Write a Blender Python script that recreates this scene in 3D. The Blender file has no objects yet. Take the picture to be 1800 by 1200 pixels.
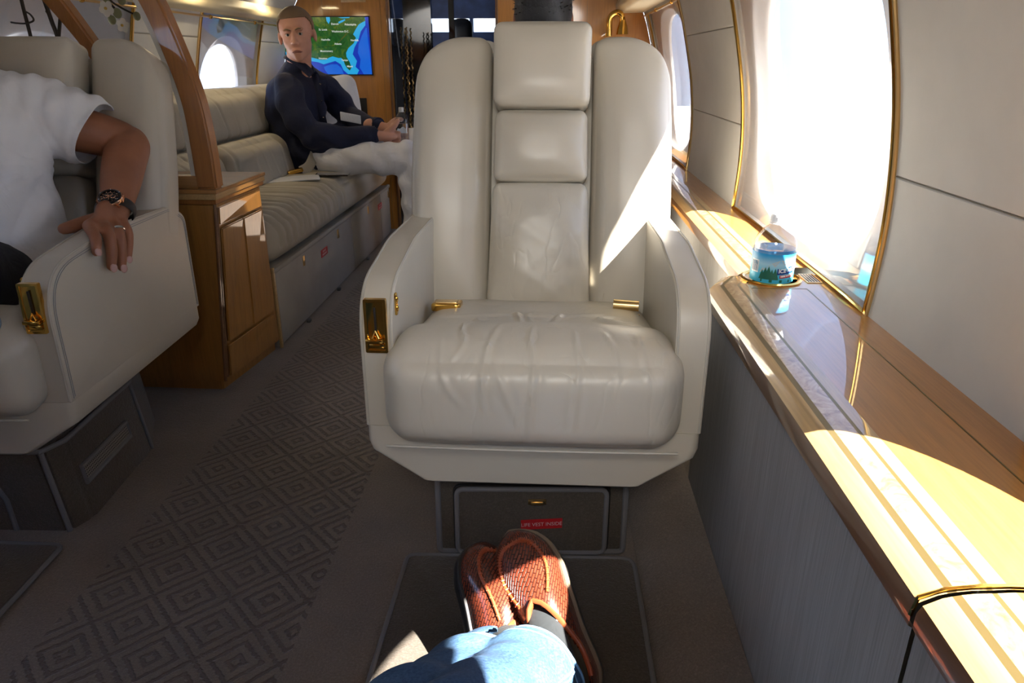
import bpy, bmesh, math, random
from mathutils import Vector, Matrix, Euler, Quaternion
random.seed(7)
C = bpy.context.scene.collection
V = Vector
PI = math.pi

# ------------------------------------------------------------------ linking
def finish(me, smooth=True, ang=35):
    if smooth:
        me.polygons.foreach_set('use_smooth', [True] * len(me.polygons))
        try: me.set_sharp_from_angle(angle=math.radians(ang))
        except Exception: pass
    me.update()

def obj(name, bm, mat, parent=None, smooth=True, ang=35, label=None):
    if isinstance(bm, bpy.types.Mesh): me = bm
    else:
        me = bpy.data.meshes.new(name); bm.to_mesh(me); bm.free()
    me.name = name
    finish(me, smooth, ang)
    mats = mat if isinstance(mat, (list, tuple)) else [mat]
    me.materials.clear()
    for m in mats: me.materials.append(m)
    o = bpy.data.objects.new(name, me); C.objects.link(o)
    if parent is not None: o.parent = parent
    if label: o['label'] = label
    return o

def tag(o, label, cat, group=None):
    o['label'] = label; o['category'] = cat
    if group: o['group'] = group
    return o

def thing(name, label, cat, loc=(0, 0, 0), rotz=0, group=None):
    o = bpy.data.objects.new(name, None); C.objects.link(o)
    o.empty_display_size = .05
    o.location = loc; o.rotation_euler = (0, 0, rotz)
    return tag(o, label, cat, group)

def struct(name, bm, mat, parent=None, smooth=True, ang=35):
    o = obj(name, bm, mat, parent, smooth, ang)
    if parent is None: o['kind'] = 'structure'
    return o

def local(parent_loc, o):
    """move a child authored in world coordinates under an unrotated empty"""
    for v in o.data.vertices: v.co -= V(parent_loc)

# ------------------------------------------------------------------ shapes
def nb(): return bmesh.new()

def box(bm, x0, x1, y0, y1, z0, z1, bev=0, seg=2, M=None):
    vs = [bm.verts.new((x, y, z)) for x in (x0, x1) for y in (y0, y1) for z in (z0, z1)]
    F = [(0,1,3,2),(4,6,7,5),(0,4,5,1),(2,3,7,6),(0,2,6,4),(1,5,7,3)]
    fs = [bm.faces.new([vs[i] for i in f]) for f in F]
    if bev > 0:
        es = list({e for f in fs for e in f.edges})
        r = bmesh.ops.bevel(bm, geom=es, offset=bev, segments=seg, profile=.5, affect='EDGES')
        vs = list({v for f in r['faces'] for v in f.verts} | {v for v in vs if v.is_valid})
    if M is not None:
        for v in vs: v.co = M @ v.co
    return vs

def prism(bm, prof, axis, a0, a1, bev=0, seg=3, M=None):
    """extrude a 2-D outline along an axis. prof points are the two other coordinates in order"""
    def P(q, a):
        if axis == 'x': return (a, q[0], q[1])
        if axis == 'y': return (q[0], a, q[1])
        return (q[0], q[1], a)
    A = [bm.verts.new(P(q, a0)) for q in prof]; B = [bm.verts.new(P(q, a1)) for q in prof]
    n = len(prof)
    fa = bm.faces.new(A[::-1]); fb = bm.faces.new(B)
    fs = [fa, fb]
    for i in range(n): fs.append(bm.faces.new((A[i], A[(i+1) % n], B[(i+1) % n], B[i])))
    bmesh.ops.recalc_face_normals(bm, faces=fs)
    vs = A + B
    if bev > 0:
        es = list(set(list(fa.edges) + list(fb.edges)))
        r = bmesh.ops.bevel(bm, geom=es, offset=bev, segments=seg, profile=.5, affect='EDGES', clamp_overlap=True)
        vs = list({v for f in r['faces'] for v in f.verts} | {v for v in vs if v.is_valid})
    if M is not None:
        for v in vs: v.co = M @ v.co
    return vs

def roundpoly(pts, rads, n=5):
    """round the corners of a polygon"""
    out = []; N = len(pts)
    for i in range(N):
        p = V(pts[i]).to_2d() if len(pts[i]) > 2 else V(pts[i]); r = rads[i] if isinstance(rads, (list, tuple)) else rads
        a = V(pts[i-1]) - p; b = V(pts[(i+1) % N]) - p
        if r <= 0: out.append(tuple(p)); continue
        la, lb = a.length, b.length; a.normalize(); b.normalize()
        th = a.angle(b) / 2
        d = min(r / math.tan(th), la * .49, lb * .49)
        p0 = p + a * d; p1 = p + b * d
        for k in range(n + 1):
            t = k / n
            q = p0 * (1-t)**2 + p * 2*t*(1-t) + p1 * t*t
            out.append((q.x, q.y))
    return out

def rbox(size, r, n=14, bulge=(0, 0, 0), fn=None, bm=None, pw=2):
    """padded cushion: rounded box centred at 0 with bulging faces; fn deforms the points"""
    bm = bm or bmesh.new()
    h = [s / 2 for s in size]; r = min(r, *h)
    N3 = n if isinstance(n, tuple) else (n, n, n)
    # denser near the edges
    TS = []
    for n_ in N3:
        ts = []
        for i in range(n_ + 1):
            t = i / n_ * 2 - 1
            ts.append(math.copysign(1 - (1 - abs(t)) ** (1.35 if n_ < 80 else 1.12), t) if t else 0)
        TS.append(ts)
    cache = {}
    def pt(p):
        k = tuple(round(c, 5) for c in p)
        if k in cache: return cache[k]
        q = [p[i] * h[i] for i in range(3)]
        inn = [max(-(h[i] - r), min(h[i] - r, q[i])) for i in range(3)]
        d = V([q[i] - inn[i] for i in range(3)])
        if d.length > 1e-9:
            m = max(abs(c) for c in d)
            d = d.normalized() * r if m > r * .999 or True else d
        o = V(inn) + d
        for i in range(3):
            if bulge[i]:
                j, k2 = [a for a in range(3) if a != i]
                w = (1 - abs(p[j]) ** pw) * (1 - abs(p[k2]) ** pw); w = w * w * (3 - 2 * w)
                if abs(p[i]) > .999: o[i] += math.copysign(bulge[i] * w, p[i])
        if fn: o = V(fn(o))
        v = bm.verts.new(o); cache[k] = v
        return v
    for ax in range(3):
        a, b = [(1, 2), (2, 0), (0, 1)][ax]
        for s in (-1, 1):
            for i in range(N3[a]):
                for j in range(N3[b]):
                    c = []
                    for (ii, jj) in ((i, j), (i+1, j), (i+1, j+1), (i, j+1)):
                        p = [0, 0, 0]; p[ax] = s; p[a] = TS[a][ii]; p[b] = TS[b][jj]
                        c.append(pt(p))
                    if s < 0: c = c[::-1]
                    if len(set(c)) >= 3:
                        try: bm.faces.new(c)
                        except ValueError: pass
    return bm

def frame_at(d, up=V((0, 0, 1))):
    d = d.normalized()
    if abs(d.dot(up)) > .98: up = V((0, 1, 0)) if abs(d.y) < .9 else V((1, 0, 0))
    x = d.cross(up).normalized(); y = x.cross(d).normalized()
    return x, y

def smoothpath(pts, per=6):
    """catmull-rom through points (each a tuple of any length)"""
    P = [list(p) for p in pts]; out = []
    n = len(P)
    for i in range(n - 1):
        p0 = P[max(i-1, 0)]; p1 = P[i]; p2 = P[i+1]; p3 = P[min(i+2, n-1)]
        for k in range(per):
            t = k / per
            out.append([.5*((2*b)+(-a+c)*t+(2*a-5*b+4*c-d)*t*t+(-a+3*b-3*c+d)*t**3) for a, b, c, d in zip(p0, p1, p2, p3)])
    out.append(P[-1]); return out

def tube(bm, pts, rad, n=8, cap=True, up=V((0, 0, 1)), closed=False, flat=1.0, round_caps=False):
    """sweep a round (or flattened) section through points; rad a number or list, items may be (rx, ry)"""
    pts = [V(p) for p in pts]; N = len(pts)
    rs = rad if isinstance(rad, list) else [rad] * N
    rs = [(r if isinstance(r, (list, tuple)) else (r, r * flat)) for r in rs]
    if round_caps:
        P2, R2 = [], []
        d0 = (pts[0] - pts[1]).normalized(); d1 = (pts[-1] - pts[-2]).normalized()
        m0, m1 = sum(rs[0]) / 2, sum(rs[-1]) / 2
        for a in (82, 60, 30):
            s, c_ = math.sin(math.radians(a)), math.cos(math.radians(a))
            P2.append(pts[0] + d0 * m0 * s); R2.append((rs[0][0] * c_, rs[0][1] * c_))
        P2 += pts; R2 += rs
        for a in (30, 60, 82):
            s, c_ = math.sin(math.radians(a)), math.cos(math.radians(a))
            P2.append(pts[-1] + d1 * m1 * s); R2.append((rs[-1][0] * c_, rs[-1][1] * c_))
        pts, rs, N = P2, R2, len(P2)
    rings = []
    prev = None
    for i in range(N):
        if closed: d = pts[(i+1) % N] - pts[i-1]
        else: d = pts[min(i+1, N-1)] - pts[max(i-1, 0)]
        if d.length < 1e-9: d = V((0, 0, 1))
        if prev is None: x, y = frame_at(d, up)
        else:
            dn = d.normalized(); x = prev - dn * prev.dot(dn)
            if x.length < 1e-6: x, y = frame_at(d, up)
            else: x.normalize(); y = x.cross(dn).normalized()
        if prev is None: y = x.cross(d.normalized()).normalized()
        prev = x
        rings.append([bm.verts.new(pts[i] + x * math.cos(2*PI*k/n) * rs[i][0] + y * math.sin(2*PI*k/n) * rs[i][1]) for k in range(n)])
    m = N if closed else N - 1
    fs = []
    for i in range(m):
        A, B = rings[i], rings[(i+1) % N]
        for k in range(n): fs.append(bm.faces.new((A[k], A[(k+1) % n], B[(k+1) % n], B[k])))
    if cap and not closed:
        fs.append(bm.faces.new(rings[0][::-1])); fs.append(bm.faces.new(rings[-1]))
    bmesh.ops.recalc_face_normals(bm, faces=fs)
    return [v for r in rings for v in r]

def ell(bm, c, r, M=None, n=16):
    c = V(c); rows = []
    fs = []
    top = bm.verts.new(c + ((M @ V((0, 0, r[2]))) if M else V((0, 0, r[2]))))
    bot = bm.verts.new(c - ((M @ V((0, 0, r[2]))) if M else V((0, 0, r[2]))))
    m = n // 2
    for i in range(1, m):
        th = PI * i / m
        row = []
        for k in range(n):
            ph = 2*PI*k/n
            p = V((r[0]*math.sin(th)*math.cos(ph), r[1]*math.sin(th)*math.sin(ph), r[2]*math.cos(th)))
            if M: p = M @ p
            row.append(bm.verts.new(c + p))
        rows.append(row)
    for k in range(n):
        fs.append(bm.faces.new((top, rows[0][k], rows[0][(k+1) % n])))
        fs.append(bm.faces.new((bot, rows[-1][(k+1) % n], rows[-1][k])))
        for i in range(len(rows)-1):
            fs.append(bm.faces.new((rows[i][k], rows[i+1][k], rows[i+1][(k+1) % n], rows[i][(k+1) % n])))
    return [v for r_ in rows for v in r_] + [top, bot]

def lathe(bm, prof, n=28, c=(0, 0, 0), close=True, M=None):
    c = V(c); rings = []
    for (r, z) in prof:
        ring = [V((max(r, 1e-5)*math.cos(2*PI*k/n), max(r, 1e-5)*math.sin(2*PI*k/n), z)) for k in range(n)]
        rings.append([bm.verts.new((M @ p if M else p) + c) for p in ring])
    fs = []
    for A, B in zip(rings, rings[1:]):
        for k in range(n): fs.append(bm.faces.new((A[k], A[(k+1) % n], B[(k+1) % n], B[k])))
    if close:
        fs.append(bm.faces.new(rings[0][::-1])); fs.append(bm.faces.new(rings[-1]))
    return [v for r in rings for v in r]

def gridsurf(bm, fn, nu, nv, closed_u=False):
    R = [[bm.verts.new(fn(i / nu, j / nv)) for j in range(nv + 1)] for i in range(nu + (0 if closed_u else 1))]
    m = nu
    for i in range(m):
        for j in range(nv):
            a = R[i]; b = R[(i+1) % len(R)]
            bm.faces.new((a[j], b[j], b[j+1], a[j+1]))
    return R

def solid(me_bm, thick, offset=-1):
    """give an open surface real thickness"""
    me = bpy.data.meshes.new('tmp'); me_bm.to_mesh(me); me_bm.free()
    o = bpy.data.objects.new('tmp', me); C.objects.link(o)
    m = o.modifiers.new('s', 'SOLIDIFY'); m.thickness = thick; m.offset = offset
    return bake(o)

def bake(o):
    dg = bpy.context.evaluated_depsgraph_get(); dg.update()
    me = bpy.data.meshes.new_from_object(o.evaluated_get(dg))
    old = o.data
    bpy.data.objects.remove(o); bpy.data.meshes.remove(old)
    return me

def merged(bm, voxel=.006, smooth=4, fac=.5, sub=0, disp=None):
    """fuse overlapping solids into ONE continuous skin (voxel remesh + smooth)"""
    me = bpy.data.meshes.new('tmp'); bm.to_mesh(me); bm.free()
    o = bpy.data.objects.new('tmp', me); C.objects.link(o)
    m = o.modifiers.new('r', 'REMESH'); m.mode = 'VOXEL'; m.voxel_size = voxel; m.adaptivity = 0
    if smooth:
        s = o.modifiers.new('s', 'SMOOTH'); s.iterations = smooth; s.factor = fac
    me = bake(o)
    if disp:
        for v in me.vertices: v.co = V(disp(v.co.copy()))
    return me

def text_mesh(s, size, M, extrude=.0004, align='CENTER', bold=0):
    cu = bpy.data.curves.new('t', 'FONT'); cu.body = s; cu.size = size; cu.align_x = align; cu.align_y = 'CENTER'
    cu.extrude = extrude; cu.offset = bold
    cu.resolution_u = 3
    o = bpy.data.objects.new('t', cu); C.objects.link(o)
    dg = bpy.context.evaluated_depsgraph_get(); dg.update()
    me = bpy.data.meshes.new_from_object(o.evaluated_get(dg))
    bpy.data.objects.remove(o)
    me.transform(M)
    return me

def basis(o, x, y, z):
    return Matrix(((x[0], y[0], z[0], o[0]), (x[1], y[1], z[1], o[1]), (x[2], y[2], z[2], o[2]), (0, 0, 0, 1)))

def dup(root, loc, rotz=None, label=None, group=None):
    r = root.copy(); C.objects.link(r); r.location = loc
    if rotz is not None: r.rotation_euler = (0, 0, rotz)
    if label: r['label'] = label
    if group: r['group'] = group
    for ch in list(root.children):
        c = ch.copy(); C.objects.link(c); c.parent = r
        for g in ch.children:
            d = g.copy(); C.objects.link(d); d.parent = c
    return r

# ------------------------------------------------------------------ materials
class NT:
    def __init__(s, name):
        s.m = bpy.data.materials.new(name); s.m.use_nodes = True
        s.t = s.m.node_tree; s.b = s.t.nodes['Principled BSDF']; s.out = s.t.nodes['Material Output']
    def n(s, ty, **k):
        nd = s.t.nodes.new(ty)
        for a, v in k.items():
            if a in nd.inputs: nd.inputs[a].default_value = v
            else: setattr(nd, a, v)
        return nd
    def l(s, a, b): s.t.links.new(a, b)
    def coord(s, kind='Object', scale=(1, 1, 1), rot=(0, 0, 0)):
        c = s.n('ShaderNodeTexCoord'); mp = s.n('ShaderNodeMapping')
        mp.inputs['Scale'].default_value = scale; mp.inputs['Rotation'].default_value = rot
        s.l(c.outputs[kind], mp.inputs[0]); return mp.outputs[0]
    def noise(s, vec, scale, detail=4, rough=.5, dist=0):
        nd = s.n('ShaderNodeTexNoise'); nd.inputs['Scale'].default_value = scale
        nd.inputs['Detail'].default_value = detail; nd.inputs['Roughness'].default_value = rough
        nd.inputs['Distortion'].default_value = dist
        if vec: s.l(vec, nd.inputs['Vector'])
        return nd.outputs['Fac']
    def ramp(s, fac, stops, interp='LINEAR'):
        r = s.n('ShaderNodeValToRGB'); cr = r.color_ramp; cr.interpolation = interp
        while len(cr.elements) < len(stops): cr.elements.new(.5)
        for e, (p, c) in zip(cr.elements, stops):
            e.position = p; e.color = (c[0], c[1], c[2], 1) if not isinstance(c, (int, float)) else (c, c, c, 1)
        s.l(fac, r.inputs[0]); return r.outputs[0]
    def math(s, op, a, b=None, c=None):
        nd = s.n('ShaderNodeMath', operation=op)
        for i, q in enumerate((a, b, c)):
            if q is None: continue
            if isinstance(q, (int, float)): nd.inputs[i].default_value = q
            else: s.l(q, nd.inputs[i])
        return nd.outputs[0]
    def mix(s, fac, a, b, mode='MIX'):
        nd = s.n('ShaderNodeMix', data_type='RGBA', blend_type=mode)
        for i, q in ((0, fac), (6, a), (7, b)):
            if isinstance(q, (int, float)): nd.inputs[i].default_value = q
            elif isinstance(q, (tuple, list)): nd.inputs[i].default_value = (*q[:3], 1)
            else: s.l(q, nd.inputs[i])
        return nd.outputs[2]
    def bump(s, h, strength=.3, dist=.002, normal=None):
        nd = s.n('ShaderNodeBump'); nd.inputs['Strength'].default_value = strength; nd.inputs['Distance'].default_value = dist
        s.l(h, nd.inputs['Height'])
        if normal is not None: s.l(normal, nd.inputs['Normal'])
        return nd.outputs[0]
    def set(s, **k):
        for a, v in k.items():
            a = a.replace('_', ' ')
            inp = s.b.inputs[a]
            if isinstance(v, (int, float)): inp.default_value = v
            elif isinstance(v, tuple): inp.default_value = (*v[:3], 1) if len(inp.default_value) == 4 else v
            else: s.l(v, inp)
        return s

def plain(name, col, rough=.5, metal=0, bump=0, bscale=200, var=0, **k):
    t = NT(name); vec = t.coord()
    if var:
        f = t.noise(vec, 12, 3)
        c = t.ramp(f, [(.3, tuple(x*(1-var) for x in col)), (.7, tuple(min(1, x*(1+var)) for x in col))])
    else: c = col
    t.set(Base_Color=c, Roughness=rough, Metallic=metal)
    if bump: t.set(Normal=t.bump(t.noise(vec, bscale, 3), bump, .001))
    for a, v in k.items(): t.set(**{a: v})
    return t.m
M = {}
def leather(name, col, crease=.25, rough=.36):
    t = NT(name); v = t.coord()
    grain = t.bump(t.noise(v, 60, 2), .05, .001)
    n1 = t.noise(t.coord('Object', (1, 1, .45), (.3, .2, 0)), 13, 2, .45, .8)
    rid = t.math('ABSOLUTE', t.math('SUBTRACT', n1, .5))
    rid = t.ramp(rid, [(0, 0), (.05, .75), (.16, 1)])
    nb2 = t.bump(rid, crease, .0035, grain)
    if crease < .1: nb2 = grain
    n3 = t.bump(t.noise(v, 5, 2), .35, .010, nb2)
    f = t.noise(v, 3.2, 4)
    c = t.ramp(f, [(.3, tuple(x*.93 for x in col)), (.7, tuple(min(1, x*1.05) for x in col))])
    r = rough
    t.set(Base_Color=c, Roughness=r, Normal=n3)
    t.set(Specular_IOR_Level=.55)
    return t.m
M['leather'] = leather('cream_leather', (.52, .480, .395), .07, .37)
M['leather_wr'] = leather('wrinkled_cream_leather', (.52, .480, .395), .16, .38)
M['leather_dk'] = leather('tan_leather', (.43, .385, .31), .12, .42)
M['piping'] = plain('piping_leather', (.46, .43, .36), .5)
M['thread'] = plain('stitch_thread', (.33, .33, .33), .8)

def sofa_fab(name, col):
    t = NT(name); v = t.coord()
    w = t.noise(v, 700, 2)
    b = t.bump(w, .12, .0006)
    b2 = t.bump(t.noise(v, 14, 3), .3, .006, b)
    t.set(Base_Color=t.ramp(t.noise(v, 6, 3), [(.3, tuple(x*.9 for x in col)), (.7, tuple(x*1.06 for x in col))]), Roughness=.62, Normal=b2)
    return t.m
M['sofa'] = sofa_fab('sofa_hide', (.42, .39, .32))
M['sofa_panel'] = sofa_fab('sofa_panel_cloth', (.34, .325, .285))

def carpet(name, pattern=False, col=(.185, .150, .122)):
    t = NT(name); v = t.coord('Object')
    fib = t.noise(v, 230, 3, .75)
    fib2 = t.noise(v, 85, 3, .6)
    big = t.noise(v, 4.5, 4, .6)
    c = t.ramp(fib, [(.30, tuple(x*.50 for x in col)), (.55, col), (.72, tuple(x*1.75 for x in col))])
    c = t.mix(.55, c, t.ramp(big, [(.3, tuple(x*.8 for x in col)), (.7, tuple(x*1.2 for x in col))]))
    h = t.math('ADD', t.math('MULTIPLY', fib, .6), t.math('MULTIPLY', fib2, .5))
    if pattern:
        sx = t.n('ShaderNodeSeparateXYZ'); 
        dn = t.n('ShaderNodeTexNoise'); dn.inputs['Scale'].default_value = 18
        t.l(v, dn.inputs['Vector'])
        vm = t.n('ShaderNodeVectorMath', operation='MULTIPLY_ADD')
        vm.inputs[1].default_value = (.008, .008, 0)
        t.l(dn.outputs['Color'], vm.inputs[0]); t.l(v, vm.inputs[2])
        t.l(vm.outputs[0], sx.inputs[0])
        P = .159
        def cell(o, off):
            q = t.math('DIVIDE', t.math('ADD', o, off), P)
            return t.math('ABSOLUTE', t.math('SUBTRACT', t.math('FRACT', q), .5))
        d = t.math('ADD', cell(sx.outputs[0], 9.925), cell(sx.outputs[1], 10.02))
        wv = t.math('COSINE', t.math('MULTIPLY', d, 2*PI*5.0))
        # rope-like breaks along each rib
        br = t.math('SINE', t.math('MULTIPLY', t.math('SUBTRACT', sx.outputs[0], sx.outputs[1]), 330))
        wv2 = t.math('ADD', wv, t.math('MULTIPLY', br, .18))
        rel = t.ramp(t.math('ADD', t.math('MULTIPLY_ADD', wv2, .5, .5), t.math('MULTIPLY_ADD', fib2, .9, -.45)), [(.14, 0), (.46, 1)])
        inx = t.math('LESS_THAN', t.math('ABSOLUTE', t.math('ADD', sx.outputs[0], .692)), .238)
        rel = t.math('ADD', t.math('MULTIPLY', rel, inx), t.math('SUBTRACT', 1.0, inx))
        # cut grooves are coloured darker
        c = t.mix(rel, tuple(x*.62 for x in col), c)
        h = t.math('ADD', h, t.math('MULTIPLY', rel, 1.5))
    t.set(Base_Color=c, Roughness=.95, Normal=t.bump(h, .75, .004))
    t.set(Specular_IOR_Level=.1)
    t.b.inputs['Sheen Weight'].default_value = .25
    return t.m
M['carpet_pat'] = carpet('carved_carpet', True)
M['carpet'] = carpet('plain_carpet')
M['carpet_base'] = carpet('carpet_plinth', False, (.085, .070, .055))
M['carpet_bind'] = plain('carpet_binding', (.16, .155, .16), .85, bump=.6, bscale=300)

def wood(name, col, rough=.12, axis='Z', dark=.72, coat=1.0):
    t = NT(name)
    sc = {'Z': (14, 14, .9), 'Y': (14, .9, 14), 'X': (.9, 14, 14)}[axis]
    v = t.coord('Object', sc)
    g = t.noise(v, 3.2, 6, .62, .6)
    fine = t.noise(t.coord('Object', {'Z': (1, 1, .04), 'Y': (1, .04, 1), 'X': (.04, 1, 1)}[axis]), 260, 2)
    c = t.ramp(g, [(.25, tuple(x*dark for x in col)), (.5, col), (.78, tuple(min(1, x*1.22) for x in col))])
    c = t.mix(.22, c, t.ramp(fine, [(.35, tuple(x*.45 for x in col)), (.6, col)]))
    t.set(Base_Color=c, Roughness=.42)
    t.b.inputs['Coat Weight'].default_value = coat; t.b.inputs['Coat Roughness'].default_value = rough*.35
    t.b.inputs['Coat IOR'].default_value = 1.55
    return t.m
M['wood'] = wood('honey_maple', (.38, .175, .038))
M['wood_y'] = wood('honey_maple_ledge', (.42, .19, .045), .06, 'Y')
M['wood_x'] = wood('honey_maple_cross', (.36, .175, .052), .12, 'X')
M['wood_arch'] = wood('cherry_arch', (.33, .13, .028), .15, 'Z')
M['wood_bulk'] = wood('bulkhead_maple', (.46, .20, .035), .2, 'Z', .8)
M['wood_dark'] = wood('dark_edge_wood', (.16, .075, .03), .15, 'Y')
M['wood_pale'] = wood('pale_inlay', (.50, .33, .14), .12, 'Y')
t = NT('burl_inlay'); v = t.coord()
f = t.noise(v, 26, 6, .62, 2.5)
c = t.ramp(f, [(.28, (.22, .11, .035)), (.45, (.45, .27, .10)), (.62, (.56, .38, .17)), (.8, (.62, .46, .24))])
t.set(Base_Color=c, Roughness=.35); t.b.inputs['Coat Weight'].default_value = 1; t.b.inputs['Coat Roughness'].default_value = .03
M['burl'] = t.m

M['gold'] = plain('polished_gold', (.76, .45, .10), .13, 1)
M['gold_br'] = plain('brushed_gold', (.72, .52, .24), .28, 1)
M['gold_dk'] = plain('bronze_line', (.20, .15, .06), .35, .6)
M['chrome'] = plain('steel', (.7, .7, .7), .15, 1)
M['black'] = plain('black_rubber', (.012, .012, .014), .45)
M['blackgl'] = plain('black_lacquer', (.008, .009, .012), .06, Coat_Weight=1.0)
M['slot'] = plain('dark_slot', (.01, .008, .006), .6)
M['blindgap'] = M['slot']

def wallmat(name, col, rough=.6):
    t = NT(name); v = t.coord()
    st = t.noise(t.coord('Object', (1, 1, 1)), 3.5, 5, .6)
    c = t.ramp(st, [(.3, tuple(x*.92 for x in col)), (.7, tuple(min(1, x*1.05) for x in col))])
    t.set(Base_Color=c, Roughness=rough, Normal=t.bump(t.noise(v, 260, 2), .12, .0006))
    return t.m
M['wall'] = wallmat('ultraleather_wall', (.59, .595, .58))
M['wallgap'] = plain('panel_gap', (.24, .22, .18), .8)
M['liner'] = plain('window_liner', (.66, .64, .60), .28)
M['ceil'] = wallmat('headliner', (.42, .42, .42), .7)
M['valance'] = plain('valance', (.60, .53, .36), .45)
t = NT('ribbed_fabric'); v = t.coord('Object', (220, 220, 4))
f = t.noise(v, 1.6, 4, .6); f2 = t.noise(t.coord('Object', (30, 30, 3)), 1.4, 3)
c = t.ramp(f, [(.3, (.17, .165, .16)), (.7, (.31, .30, .29))]); c = t.mix(.35, c, t.ramp(f2, [(.3, (.20, .195, .185)), (.7, (.28, .27, .26))]))
t.set(Base_Color=c, Roughness=.85, Normal=t.bump(f, .25, .001))
M['panelfab'] = t.m

def pane(name, tint, refl=.08, coat_r=.0):
    """clear acrylic sheet: see-through with a fresnel reflection"""
    m = bpy.data.materials.new(name); m.use_nodes = True; nt = m.node_tree
    for n_ in list(nt.nodes): nt.nodes.remove(n_)
    o = nt.nodes.new('ShaderNodeOutputMaterial'); mx = nt.nodes.new('ShaderNodeMixShader')
    tr = nt.nodes.new('ShaderNodeBsdfTransparent'); gl = nt.nodes.new('ShaderNodeBsdfGlossy')
    lw = nt.nodes.new('ShaderNodeLayerWeight'); lw.inputs[0].default_value = .5
    pw = nt.nodes.new('ShaderNodeMath'); pw.operation = 'POWER'; pw.inputs[1].default_value = 5
    fr = nt.nodes.new('ShaderNodeMath'); fr.operation = 'MULTIPLY_ADD'; fr.inputs[1].default_value = .92; fr.inputs[2].default_value = refl
    nt.links.new(lw.outputs['Facing'], pw.inputs[0]); nt.links.new(pw.outputs[0], fr.inputs[0])
    tr.inputs[0].default_value = (*tint, 1); gl.inputs['Roughness'].default_value = coat_r
    nt.links.new(fr.outputs[0], mx.inputs[0]); nt.links.new(tr.outputs[0], mx.inputs[1]); nt.links.new(gl.outputs[0], mx.inputs[2])
    nt.links.new(mx.outputs[0], o.inputs[0]); return m
M['pane'] = pane('acrylic_pane', (.96, .97, 1), .04)
M['pet'] = pane('clear_plastic', (.84, .90, .95), .07)
t = NT('water'); t.set(Base_Color=(.92, .96, 1.0), Roughness=.0, IOR=1.33); t.b.inputs['Transmission Weight'].default_value = 1; M['water'] = t.m

M['skin1'] = plain('tanned_skin', (.30, .118, .058), .48, bump=.25, bscale=260, var=.16)
M['skin2'] = plain('fair_skin', (.56, .29, .21), .5, bump=.12, bscale=300, var=.10)
M['nail'] = plain('fingernail', (.52, .32, .28), .25)
def cloth(name, col, wr=.5, scale=11, rough=.85, weave=600):
    t = NT(name); v = t.coord()
    b = t.bump(t.noise(v, weave, 2), .15, .0005)
    b = t.bump(t.noise(v, scale, 3, .55, 1.4), wr, .010, b)
    t.set(Base_Color=t.ramp(t.noise(v, 7, 3), [(.3, tuple(x*.9 for x in col)), (.7, tuple(min(1, x*1.08) for x in col))]), Roughness=rough, Normal=b)
    t.b.inputs['Sheen Weight'].default_value = .05
    return t.m
M['tee'] = cloth('white_cotton', (.74, .75, .77), .6, 8)
M['navy'] = cloth('navy_cotton', (.006, .011, .042), .6, 10)
M['darkpants'] = cloth('dark_trousers', (.012, .013, .02), .4)
M['whitepants'] = cloth('white_chinos', (.80, .82, .88), .7, 12)
M['darkshirt'] = cloth('charcoal_shirt', (.02, .02, .024), .4)
M['pillow'] = cloth('white_pillowcase', (.62, .64, .68), .5)
M['sock'] = cloth('grey_sock', (.013, .017, .020), .3, 20, .9, 400)
t = NT('denim'); v = t.coord()
tw = t.n('ShaderNodeTexWave'); tw.wave_type = 'BANDS'; tw.inputs['Scale'].default_value = 330; tw.inputs['Distortion'].default_value = 1.5; t.l(t.coord('Object', (1, 1, 1), (.5, .4, .8)), tw.inputs['Vector'])
f = t.noise(v, 5, 5, .6); f2 = t.noise(v, 240, 3, .7)
c = t.ramp(f, [(.25, (.008, .028, .080)), (.5, (.017, .058, .140)), (.72, (.042, .110, .21))])
c = t.mix(.30, c, t.ramp(f2, [(.35, (.010, .032, .085)), (.65, (.11, .21, .33))]))
b = t.bump(tw.outputs['Fac'], .12, .0006); b = t.bump(t.noise(v, 13, 4, .6, 1.5), .5, .008, b)
t.set(Base_Color=c, Roughness=.85, Normal=b); M['denim'] = t.m
M['denim_seam'] = plain('denim_seam', (.16, .30, .46), .85, bump=.5, bscale=300)

def weave(name, col, dk):
    t = NT(name)
    v = t.coord('UV', (1, 1, 1))
    br = t.n('ShaderNodeTexBrick'); br.offset = .5; br.squash = 1
    br.inputs['Scale'].default_value = 1; br.inputs['Mortar Size'].default_value = .012; br.inputs['Mortar Smooth'].default_value = .6
    br.inputs['Brick Width'].default_value = .165; br.inputs['Row Height'].default_value = .062; br.inputs['Bias'].default_value = 0
    br.inputs['Color1'].default_value = (*col, 1); br.inputs['Color2'].default_value = (*[x*.72 for x in col], 1); br.inputs['Mortar'].default_value = (*dk, 1)
    mp = t.coord('UV', (10, 10, 10), (0, 0, .62))
    t.l(mp, br.inputs['Vector'])
    c = t.mix(t.ramp(t.noise(t.coord(), 16, 3), [(.35, 0), (.7, 1)]), br.outputs['Color'], tuple(x*.55 for x in col), 'MIX')
    c = t.mix(.5, br.outputs['Color'], c)
    inv = t.math('SUBTRACT', 1.0, br.outputs['Fac'])
    t.set(Base_Color=c, Roughness=.27, Normal=t.bump(inv, .9, .0025))
    t.b.inputs['Coat Weight'].default_value = .5; t.b.inputs['Coat Roughness'].default_value = .12
    return t.m
M['weave'] = weave('woven_cognac_leather', (.20, .040, .018), (.03, .008, .005))
M['cognac'] = plain('cognac_leather', (.33, .068, .022), .35, bump=.2, bscale=200)
M['oxblood'] = plain('oxblood_leather', (.10, .012, .010), .3)
M['sole'] = plain('black_sole', (.012, .012, .013), .4)
M['welt'] = plain('tan_welt', (.15, .11, .07), .6)
M['rosegold'] = plain('rose_gold', (.75, .40, .24), .18, 1)
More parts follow.
